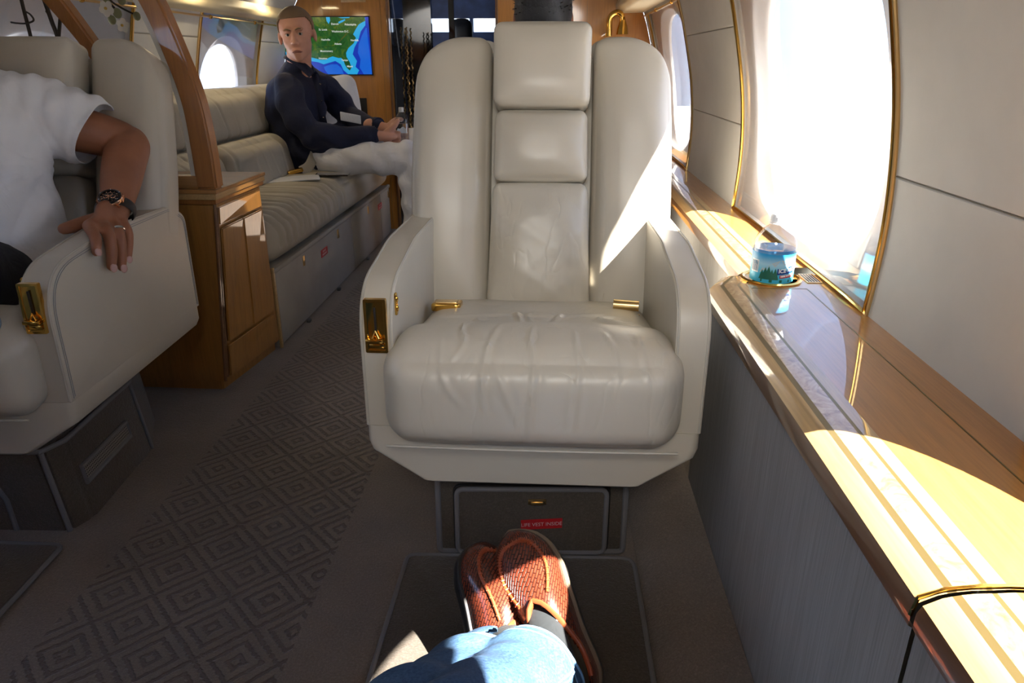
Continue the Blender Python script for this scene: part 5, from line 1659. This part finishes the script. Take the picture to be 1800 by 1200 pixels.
# hands round the bottle (near = his right, far = his left)
bc = V((-.770, 3.735, .655))
for (wrist, palm, s) in (((-.895, 3.64, .660), (-.835, 3.665, .655), -1), ((-.905, 3.80, .690), (-.845, 3.795, .680), 1)):
    wrist, palm = V(wrist), V(palm)
    T(b2, [wrist + (wrist - palm) * .8, wrist, palm, palm.lerp(bc, .25)], [.034, .030, (.042, .022), (.040, .02)], 14)
    for i in range(4):
        z = .700 - i * .0245 if s > 0 else .682 - i * .0245
        a0 = math.radians(200 if s < 0 else 150)
        pts = []
        for j in range(5):
            a = a0 + (-s) * (-1) * 0 + (s * -1) * math.radians(-38) * j * (1 if s < 0 else 1)
            rr_ = .050 + .010 * (j == 0)
            pts.append((bc.x + rr_ * math.cos(a), bc.y + rr_ * math.sin(a), z - .002 * j))
        T(b2, [palm + V((0, 0, z - palm.z)) * .7] + pts[:4 if i else 3], [.015, .0135, .0125, .0115, .0105][:5 if i else 4], 10)
    T(b2, [palm + V((0, 0, .02)), palm + V((.035, s * -.012, .045)), (bc.x - .01, bc.y + s*.046, .728)], [.017, .015, .0125], 10)
me = merged(b2, .0055, 3)
l2_(obj('body', me, M['skin2'], p2, ang=180))
# fix child face parts to local frame
for ch in p2.children:
    if ch.name.split('.')[0] in ('eye', 'eyebrow', 'lips', 'hair'):
        l2_(ch)
        for g in ch.children: l2_(g)
for ch in p1.children:
    if ch.name.split('.')[0] in ('eye', 'eyebrow', 'lips', 'hair'):
        l1(ch)
        for g in ch.children: l1(g)
# shirt
s2 = nb()
T(s2, [(-1.32, 3.80, .53), (-1.33, 3.80, .66), (-1.335, 3.80, .80), (-1.315, 3.80, .90), (-1.30, 3.79, .965)], [(.155, .19), (.145, .18), (.145, .195), (.115, .15), (.075, .085)], 26, up=V((0, 1, 0)))
T(s2, [(-1.26, 3.70, .585), (-1.20, 3.67, .580), (-1.13, 3.65, .578)], [(.105, .10), (.105, .098), (.10, .094)], 22)
T(s2, [(-1.32, 3.92, .585), (-1.15, 3.93, .595)], [(.13, .12), (.115, .105)], 22)
T(s2, [(-1.315, 3.67, .885), (-1.295, 3.62, .83), (-1.245, 3.565, .74), (-1.175, 3.565, .665)], [.070, .072, .064, .060], 20)
T(s2, [(-1.18, 3.565, .668), (-1.08, 3.585, .655), (-.98, 3.61, .655), (-.905, 3.635, .660)], [.066, .062, .053, .044], 18)
T(s2, [(-1.29, 3.94, .905), (-1.21, 4.01, .85), (-1.14, 4.00, .76), (-1.10, 3.97, .72)], [.080, .078, .066, .06], 20)
T(s2, [(-1.11, 3.97, .725), (-1.02, 3.90, .70), (-.92, 3.815, .692)], [.060, .052, .042], 18)
me = merged(s2, .007, 4)
def f2(v): return .006 * math.sin(v.x * 42 + v.z * 50 + 2 * math.sin(v.y * 13)) * (1 if v.x > -1.2 else .5) + .004 * math.sin(v.z * 45 - v.x * 30)
shirtdisp(me, f2)
shp = l2_(obj('shirt', me, M['navy'], p2, ang=180))
# collar and placket
bm = nb()
for s in (-1, 1):
    pts = [(-1.345, 3.80, 1.03), (-1.315, 3.80 + s*.062, 1.025), (-1.26, 3.785 + s*.068, .995), (-1.205, 3.755 + s*.035, .945)]
    tube(bm, smoothpath(pts, 5), [(.010, .026)] * 16, 8, up=V((1, 0, .3)))
l2_(obj('collar', bm, M['navy'], shp))
bm = nb(); tube(bm, smoothpath([(-1.200, 3.745, .945), (-1.180, 3.735, .85), (-1.178, 3.735, .75), (-1.165, 3.74, .66)], 5), (.018, .006), 8, up=V((0, 1, 0)))
l2_(obj('placket', bm, M['navy'], shp))
bm = nb()
for z in (.90, .82, .74): ell(bm, (-1.172, 3.73, z), (.005, .005, .005), n=8)
l2_(obj('button', bm, M['chrome'], shp))
bm = nb(); tube(bm, [(-.918, 3.632, .661), (-.888, 3.642, .661)], .046, 16); l2_(obj('cuff', bm, M['navy'], shp))
bm = nb(); tube(bm, [(-.93, 3.822, .692), (-.905, 3.805, .692)], .045, 16); l2_(obj('cuff', bm, M['navy'], shp))
# folded white note tucked by his elbow
bm = rbox((.095, .006, .042), .003, 10, (0, 0, 0), lambda p: V((-1.015 + p[0], 3.675 + .02*math.sin(p[0]*18) + p[1], .742 + p[2] - p[0] * .22)))
o = obj('folded_paper', bm, M['pillow'])
tag(o, 'crumpled white paper note lying across the navy sleeve of the seated man', 'paper')
# trousers
t2 = nb()
T(t2, [(-1.16, 3.66, .550), (-1.08, 3.63, .553), (-.90, 3.62, .555), (-.70, 3.62, .545)], [(.10, .085), (.098, .085), (.090, .082), (.080, .080)], 22)
T(t2, [(-1.18, 3.92, .565), (-1.05, 3.95, .58), (-.85, 3.96, .585), (-.66, 3.96, .580)], [(.11, .10), (.105, .098), (.094, .09), .082], 22)
T(t2, [(-1.24, 3.70, .545), (-1.24, 3.90, .545)], [(.09, .08), (.09, .08)], 20)
T(t2, [(-.705, 3.62, .565), (-.70, 3.62, .45), (-.70, 3.61, .30), (-.68, 3.60, .12)], [.082, .076, .068, .062], 20)
T(t2, [(-.66, 3.96, .580), (-.65, 3.96, .40), (-.63, 3.95, .12)], [.082, .072, .062], 20)
me = merged(t2, .007, 4)
shirtdisp(me, lambda v: .0045 * math.sin(v.x * 34 + v.z * 60 + 2*math.sin(v.y*16)) + .004 * math.sin(v.z * 24 + v.x * 70) * (1 if abs(v.x + .75) < .15 else .3))
l2_(obj('trousers', me, M['whitepants'], p2, ang=180))
simple_shoe(p2, (-.73, 3.60, .0), (-.45, 3.57, .0), (0, 0, 1), M['sole'], lfn=l2_)
simple_shoe(p2, (-.68, 3.95, .0), (-.40, 3.95, .0), (0, 0, 1), M['sole'], lfn=l2_)
bottle((bc.x, bc.y, .600), .034, .19, 'water_bottle', 'clear water bottle held on his knee by the man in navy')

# ================================================================== person in the seat behind
seat3 = dup(seat1, (-.030, 2.62, 0), PI, 'cream leather seat turned the other way, hidden behind the facing one')
for ch in list(seat3.children):
    pass
p3 = thing('person', 'person with dark hair whose crown shows above the middle headrest', 'person', (-.04, 2.4, 0))
l3_ = lambda o: (local((-.04, 2.4, 0), o), o)[1]
b3 = nb()
h = head_parts(p3, headM((-.038, 2.42, 1.130), (0, 1, 0), (0, 0, 1), .88), M['skin1'], M['hair_black'])
tmp = bpy.data.meshes.new('t'); h.to_mesh(tmp); h.free(); b3.from_mesh(tmp)
T(b3, [(-.04, 2.50, .58), (-.04, 2.48, .80), (-.04, 2.44, .95), (-.038, 2.43, 1.04)], [(.14, .11), (.16, .11), (.09, .08), (.06, .06)])
for s in (-1, 1):
    T(b3, [(-.04 + s*.17, 2.47, .88), (-.04 + s*.20, 2.55, .74), (-.04 + s*.15, 2.78, .64)], [.055, .048, .036])
    c_ = V((-.04 + s*.14, 2.84, .63))
    T(b3, [(-.04 + s*.15, 2.78, .64), c_], [(.034, .022), (.040, .018)])
    for i in range(4): T(b3, [c_ + V(((i-1.5)*.022, .0, 0)), c_ + V(((i-1.5)*.024, .05, -.005)), c_ + V(((i-1.5)*.024, .075, -.025))], [.012, .011, .009], 10)
    T(b3, [c_ + V((-s*.03, -.02, 0)), c_ + V((-s*.055, .02, -.005))], [.013, .010], 10)
me = merged(b3, .007, 3); l3_(obj('body', me, M['skin1'], p3, ang=180))
for ch in p3.children:
    if ch.name.split('.')[0] in ('eye', 'eyebrow', 'lips', 'hair'):
        l3_(ch)
        for g in ch.children: l3_(g)
bm = nb(); ell(bm, (-.038, 2.405, 1.145), (.090, .108, .112), n=26)
for i in range(220):
    a = random.uniform(0, 2*PI); e = random.uniform(-.1, 1.4)
    d = V((math.cos(a)*math.cos(e)*.090, math.sin(a)*math.cos(e)*.108, math.sin(e)*.112)); p = V((-.038, 2.405, 1.145)) + d
    tube(bm, [p - d*.05, p + d.normalized()*random.uniform(.003, .008) + V((random.uniform(-.004, .004), random.uniform(-.004, .004), 0))], [.0016, .0006], 4)
l3_(obj('hair_crown', bm, M['hair_black'], p3))
s3 = nb()
T(s3, [(-.04, 2.52, .52), (-.04, 2.50, .70), (-.04, 2.48, .86), (-.04, 2.45, .95)], [(.17, .14), (.175, .135), (.19, .125), (.08, .075)], 24)
for s in (-1, 1): T(s3, [(-.04 + s*.15, 2.47, .89), (-.04 + s*.20, 2.54, .75), (-.04 + s*.165, 2.70, .665)], [.072, .062, .050], 18)
l3_(obj('shirt', merged(s3, .008, 4), M['darkshirt'], p3, ang=180))
t3 = nb()
for s in (-1, 1):
    T(t3, [(-.04 + s*.09, 2.55, .555), (-.04 + s*.12, 2.80, .56), (-.04 + s*.13, 3.03, .555)], [.10, .092, .078], 20)
    T(t3, [(-.04 + s*.13, 3.03, .555), (-.04 + s*.13, 3.06, .30), (-.04 + s*.13, 3.05, .09)], [.078, .066, .055], 20)
l3_(obj('trousers', merged(t3, .009, 4), M['darkpants'], p3, ang=180))
for s in (-1, 1): simple_shoe(p3, (-.04 + s*.13, 3.01, .0), (-.04 + s*.13, 3.28, .0), (0, 0, 1), M['sole'], lfn=l3_)

# ================================================================== the viewer's own legs
p4 = thing('person', 'person showing only crossed legs in blue jeans and woven brown loafers', 'person', (0, .5, 0))
l4 = lambda o: (local((0, .5, 0), o), o)[1]
def loafer(heel, toe, nrm, roll, nm, width=1.0, throat=.545, sole_edge='sole'):
    heel, toe = V(heel), V(toe); L_ = (toe - heel); ln = L_.length; L_.normalize()
    n_ = V(nrm); n_ = (n_ - L_ * n_.dot(L_)).normalized(); x = L_.cross(n_)
    R_ = Matrix.Rotation(math.radians(roll), 3, L_); n_ = R_ @ n_; x = R_ @ x
    Mx = basis(heel, x, L_, n_)
    S = ln / .34
    def wd(t):
        k = [(0, .012), (.03, .026), (.12, .037), (.35, .036), (.55, .043), (.72, .0515), (.85, .0475), (.94, .034), (.985, .017), (1, .006)]
        for (a, u), (b, v) in zip(k, k[1:]):
            if t <= b: q = (t - a) / (b - a); q = q*q*(3 - 2*q) if 0 else q; return (u + (v - u) * q) * 1.12 * width
        return .004
    def hg(t):
        k = [(0, .075), (.06, .084), (.2, .082), (.36, .080), (.5, .086), (.58, .083), (.7, .068), (.85, .053), (.95, .042), (1, .028)]
        for (a, u), (b, v) in zip(k, k[1:]):
            if t <= b: return u + (v - u) * (t - a) / (b - a)
        return .02
    def sm(fn, t): return (fn(max(0, t-.03)) + 2*fn(t) + fn(min(1, t+.03))) / 4 if .02 < t < .96 else fn(t)
    def cxx(t): return .006 * math.sin(t * PI) 
    def P(t, ph, off=0):
        w, h_ = sm(wd, t) + off, sm(hg, t) + off
        c, s = math.cos(ph), math.sin(ph)
        sx_ = math.copysign(abs(c) ** .85, c); sz_ = abs(s) ** .80
        z = .020 + (h_ - .020) * sz_
        return V((cxx(t) + w * sx_, t * .34 * S, z))
    bm = nb(); uvl = bm.loops.layers.uv.new('UVMap')
    nt_, npk = 60, 40
    tv_ = [1 - (1 - i / nt_) ** 1.25 for i in range(nt_ + 1)]
    G = [[(bm.verts.new(P(t, PI * j / npk)), (t * .34, j / npk * .20)) for j in range(npk + 1)] for t in tv_]
    def open_(i, j):      # topline: V throat narrowing forward
        t = tv_[i]; ph = j / npk
        if t > throat: return False
        half = .33 * max(0, min(1, (throat - t) / .30)) ** .75
        return abs(ph - .5) < half and t > .05
    for i in range(nt_):
        for j in range(npk):
            if open_(i, j) and open_(i+1, j): continue
            q = [G[i][j], G[i+1][j], G[i+1][j+1], G[i][j+1]]
            f = bm.faces.new([a[0] for a in q][::-1])
            for lp, a in zip(f.loops, q[::-1]): lp[uvl].uv = a[1]
    bm.faces.new([G[-1][j][0] for j in range(npk + 1)])
    bmesh.ops.remove_doubles(bm, verts=bm.verts, dist=1e-6)
    bmesh.ops.recalc_face_normals(bm, faces=bm.faces)
    bm.transform(Mx)
    sh = l4(obj(nm, solid(bm, .0022, -1), M['weave'], p4, ang=60))
    def put(b, n2, mt, **k): b.transform(Mx); return l4(obj(n2, b, mt, sh, **k))
    # topline binding
    pts = []
    for t in [.10 + (throat - .10) * q / 14 for q in range(15)]:
        half = .33 * max(0, min(1, (throat - t) / .30)) ** .75; pts.append(P(t, PI * (.5 - half), .001))
    pts2 = []
    for t in [.10 + (throat - .10) * q / 14 for q in range(15)]:
        half = .33 * max(0, min(1, (throat - t) / .30)) ** .75; pts2.append(P(t, PI * (.5 + half), .001))
    b = nb(); tube(b, pts + pts2[::-1], (.0042, .0030), 8); put(b, 'topline_binding', M['cognac'])
    # lining strip along the sides
    for q in (pts, pts2):
        b = nb(); tube(b, [p + V((0, 0, -.006)) for p in q[2:]], (.004, .008), 8); put(b, 'lining', M['cognac'])
    # apron seam: raised U round the vamp
    b = nb(); pts = []
    for k in range(41):
        a = k / 40 * 2 - 1
        t = .905 - (.90 - throat) * abs(a) ** 2.4; ph = PI * (.5 - .325 * math.copysign(abs(a) ** .62, a) * (1 - .50 * abs(a) ** 5))
        pts.append(P(t, ph, .0012))
    tube(b, pts, .0028, 8); put(b, 'apron_seam', M['cognac'])
    b = nb()
    for p, q in zip(pts[::1], pts[1:]):
        c = (p + q) / 2; d = (q - p).normalized(); y_ = V((0, 0, 1)).cross(d).normalized()
        tube(b, [c - y_ * .0045 + V((0, 0, .0012)), c + V((0, 0, .0042)), c + y_ * .0045 + V((0, 0, .0012))], .0010, 5)
    put(b, 'stitching', M['cognac'])
    # welt and sole
    for n2, mt, z0, z1, o0 in (('welt', M['welt'] if sole_edge == 'welt' else M['sole'], .014, .021, .006), ('sole', M['sole'], .0, .0145, .0045)):
        b = nb(); ring0, ring1, pl_ = [], [], []
        for k in range(64):
            a = 2*PI*k/64; c = math.cos(a)
            t = .5 - .5 * math.cos(a); t = min(1, max(0, t)); sgn = 1 if a < PI else -1
            w = (sm(wd, t) + o0)
            yy = t * .34 * S + (o0 if t > .5 else -o0) * abs(2*t - 1) ** 6
            edge = math.sqrt(max(0, 1 - abs(2*t-1) ** 14))
            pl_.append((cxx(t) + sgn * w * edge, yy))
        prism(b, pl_, 'z', z0, z1, .0015, 2); put(b, n2, mt, ang=50)
    return sh, Mx
lf, Ml = loafer((-.080, .850, .022), (-.126, 1.104, .145), (.25, -.50, .80), 20, 'loafer', 1.02, throat=.40)
lf['label'] = 'woven brown loafer, black sole edge showing'
rt, Mr = loafer((.078, .865, .028), (-.058, 1.096, .185), (-.10, -.60, .76), -14, 'loafer', 1.0, sole_edge='welt')
rt['label'] = 'woven brown loafer crossed in front, orange lining'
for Mx, kn_, n_ in ((Mr, (-.30, .46, .40), 'r'), (Ml, (-.44, .42, .34), 'l')):
    z_ = .0 if n_ == 'r' else -.05
    a = Mx @ V((0, .155 + z_, .046)); b = Mx @ V((0, .10 + z_ * .5, .080)); c = Mx @ V((0, .055, .12)); k = V(kn_)
    c2 = c.lerp(k, .25)
    if n_ == 'l': c2 = c.lerp(k, .05)
    bm = nb(); T(bm, [a, b, c, c2], [(.032, .026), (.034, .030), .034, .038 if n_ == 'r' else .030], 18)
    l4(obj('sock', merged(bm, .005, 3), M['sock'], p4, ang=180))
jn = nb()
hemR = V((-.006, .835, .135)); kR = V((-.17, .45, .33))
hemL = V((-.085, .850, .115)); kL = V((-.27, .43, .31))
T(jn, [hemR, hemR.lerp(kR, .35), hemR.lerp(kR, .7), kR], [(.070, .064), (.068, .066), (.076, .074), (.085, .082)], 24)
T(jn, [kR, (-.16, .18, .42), (-.12, -.10, .50)], [.095, .10, (.12, .11)], 22)
T(jn, [hemL, hemL.lerp(kL, .5), kL], [(.062, .060), (.072, .070), (.085, .083)], 24)
T(jn, [kL, (-.26, .15, .42), (-.22, -.12, .50)], [.092, .10, (.12, .11)], 22)
T(jn, [(-.02, -.14, .50), (-.30, -.14, .50)], [(.14, .12), (.14, .12)], 20)
me = merged(jn, .006, 4)
dR = (kR - hemR).normalized()
def fj(v):
    t = (v - hemR).dot(dR)
    d = .004 * math.sin(t * 62 + 9 * v.x + 2 * math.sin(v.z * 30)) * max(0, min(1, t / .08)) + .0035 * math.sin(t * 30 + v.z * 55 + 1)
    return d
shirtdisp(me, fj)
bm = nb(); bm.from_mesh(me)
nR = (-dR + V((.0, .25, .35))).normalized()
bmesh.ops.bisect_plane(bm, geom=list(bm.verts)+list(bm.edges)+list(bm.faces), plane_co=hemR + V((0, .0, .0)) - dR * .0, plane_no=nR)
bmesh.ops.delete(bm, geom=[f for f in bm.faces if (f.calc_center_median() - hemR).dot(nR) > 0 and (f.calc_center_median() - hemR).length < .098], context='FACES')
jeans = l4(obj('jeans', solid(bm, .0028, 0), M['denim'], p4, ang=60))
# hem band and inseam
x_, y_ = frame_at(nR)
bm = nb()
# ring found by casting onto the jeans cut edge
me_ = jeans.data
pts = []
import mathutils
from mathutils.bvhtree import BVHTree
bv = BVHTree.FromPolygons([v.co + V((0, .5, 0)) for v in me_.vertices], [p.vertices[:] for p in me_.polygons])
for off, nm in ((.004, 'a'), (.020, 'b')):
    ring = []
    base = hemR - nR * off
    for k in range(48):
        a = 2*PI*k/48; d = x_*math.cos(a) + y_*math.sin(a)
        hit = bv.ray_cast(base + d * .25, -d)
        if hit[0] is not None: ring.append(hit[0] + d * .0006)
    if len(ring) > 8: tube(bm, ring, .0022 if nm == 'a' else .0011, 6, closed=True)
for k in (0, 1):
    ln = []
    for q in range(24):
        base = hemR + dR * (.022 + q * .014)
        a = -.10 + k * .10
        d = (V((.62, -.55, .55)).normalized()); d = (d - dR * d.dot(dR)).normalized(); s_ = dR.cross(d); dd = d * math.cos(a) + s_ * math.sin(a)
        hit = bv.ray_cast(base + dd * .25, -dd)
        if hit[0] is not None: ln.append(hit[0] + dd * .0005)
    if len(ln) > 3: tube(bm, ln, .0014, 6)
l4(obj('hem_stitching', bm, M['denim_seam'], jeans))
# ------------------------------------------------------------------ light and camera
w = bpy.data.worlds.new('World'); bpy.context.scene.world = w; w.use_nodes = True
nt = w.node_tree; bg = nt.nodes['Background']
tc = nt.nodes.new('ShaderNodeTexCoord'); sp = nt.nodes.new('ShaderNodeSeparateXYZ'); rp = nt.nodes.new('ShaderNodeValToRGB')
nt.links.new(tc.outputs['Generated'], sp.inputs[0])
mr = nt.nodes.new('ShaderNodeMapRange'); mr.inputs[1].default_value = -.1; mr.inputs[2].default_value = 1
nt.links.new(sp.outputs[2], mr.inputs[0]); nt.links.new(mr.outputs[0], rp.inputs[0])
rp.color_ramp.elements[0].color = (.72, .85, 1, 1); rp.color_ramp.elements[1].color = (.32, .52, 1, 1); rp.color_ramp.elements[1].position = .8
nt.links.new(rp.outputs[0], bg.inputs[0]); bg.inputs[1].default_value = 2.7
sd_ = bpy.data.lights.new('sun', 'SUN'); sd_.energy = 62; sd_.angle = math.radians(.6); sd_.color = (1, .90, .74)
so = bpy.data.objects.new('sun', sd_); C.objects.link(so)
sdir = V((-1, .50, -1.2))
so.rotation_euler = sdir.to_track_quat('-Z', 'Y').to_euler()
so.location = (5, -3, 6)
# added warm fill lights beside the left cove, no fixture there
def spot(loc, e, col, size=.04):
    l = bpy.data.lights.new('cove_fill', 'AREA'); l.energy = e; l.size = size; l.color = col
    o = bpy.data.objects.new('cove_fill', l); C.objects.link(o); o.location = loc; return o
for y in (3.2, 4.0):
    spot((side(-1, .42), y, 1.33), 1.2, (1, .78, .45), .1)
for loc_, tgt, e_ in (((.02, -.40, 1.58), (.20, 1.60, .80), 82), ):  # added soft fill above the viewer to brighten the centre seat, no real lamp
    l = bpy.data.lights.new('seat_fill_spot', 'SPOT'); l.energy = e_; l.spot_size = math.radians(56); l.spot_blend = 1; l.shadow_soft_size = .30; l.color = (1, .96, .90)
    o = bpy.data.objects.new('seat_fill_spot', l); C.objects.link(o); o.location = loc_
    o.rotation_euler = (V(tgt) - V(loc_)).to_track_quat('-Z', 'Y').to_euler()
cam = bpy.data.cameras.new('camera'); co = bpy.data.objects.new('camera', cam); C.objects.link(co)
cam.sensor_width = 36; cam.lens = 36 * 1250 / 1800; cam.clip_start = .02; cam.clip_end = 300
p_ = math.atan(490 / 1250); ps_ = math.atan(75 / 1250 * math.cos(p_))
co.location = (0, 0, 1.0); co.rotation_euler = (PI/2 - p_, 0, ps_)
sc = bpy.context.scene; sc.camera = co
sc.view_settings.view_transform = 'Standard'; sc.view_settings.look = 'None'; sc.view_settings.gamma = 1; sc.view_settings.exposure = .2
sc.view_settings.use_curve_mapping = False
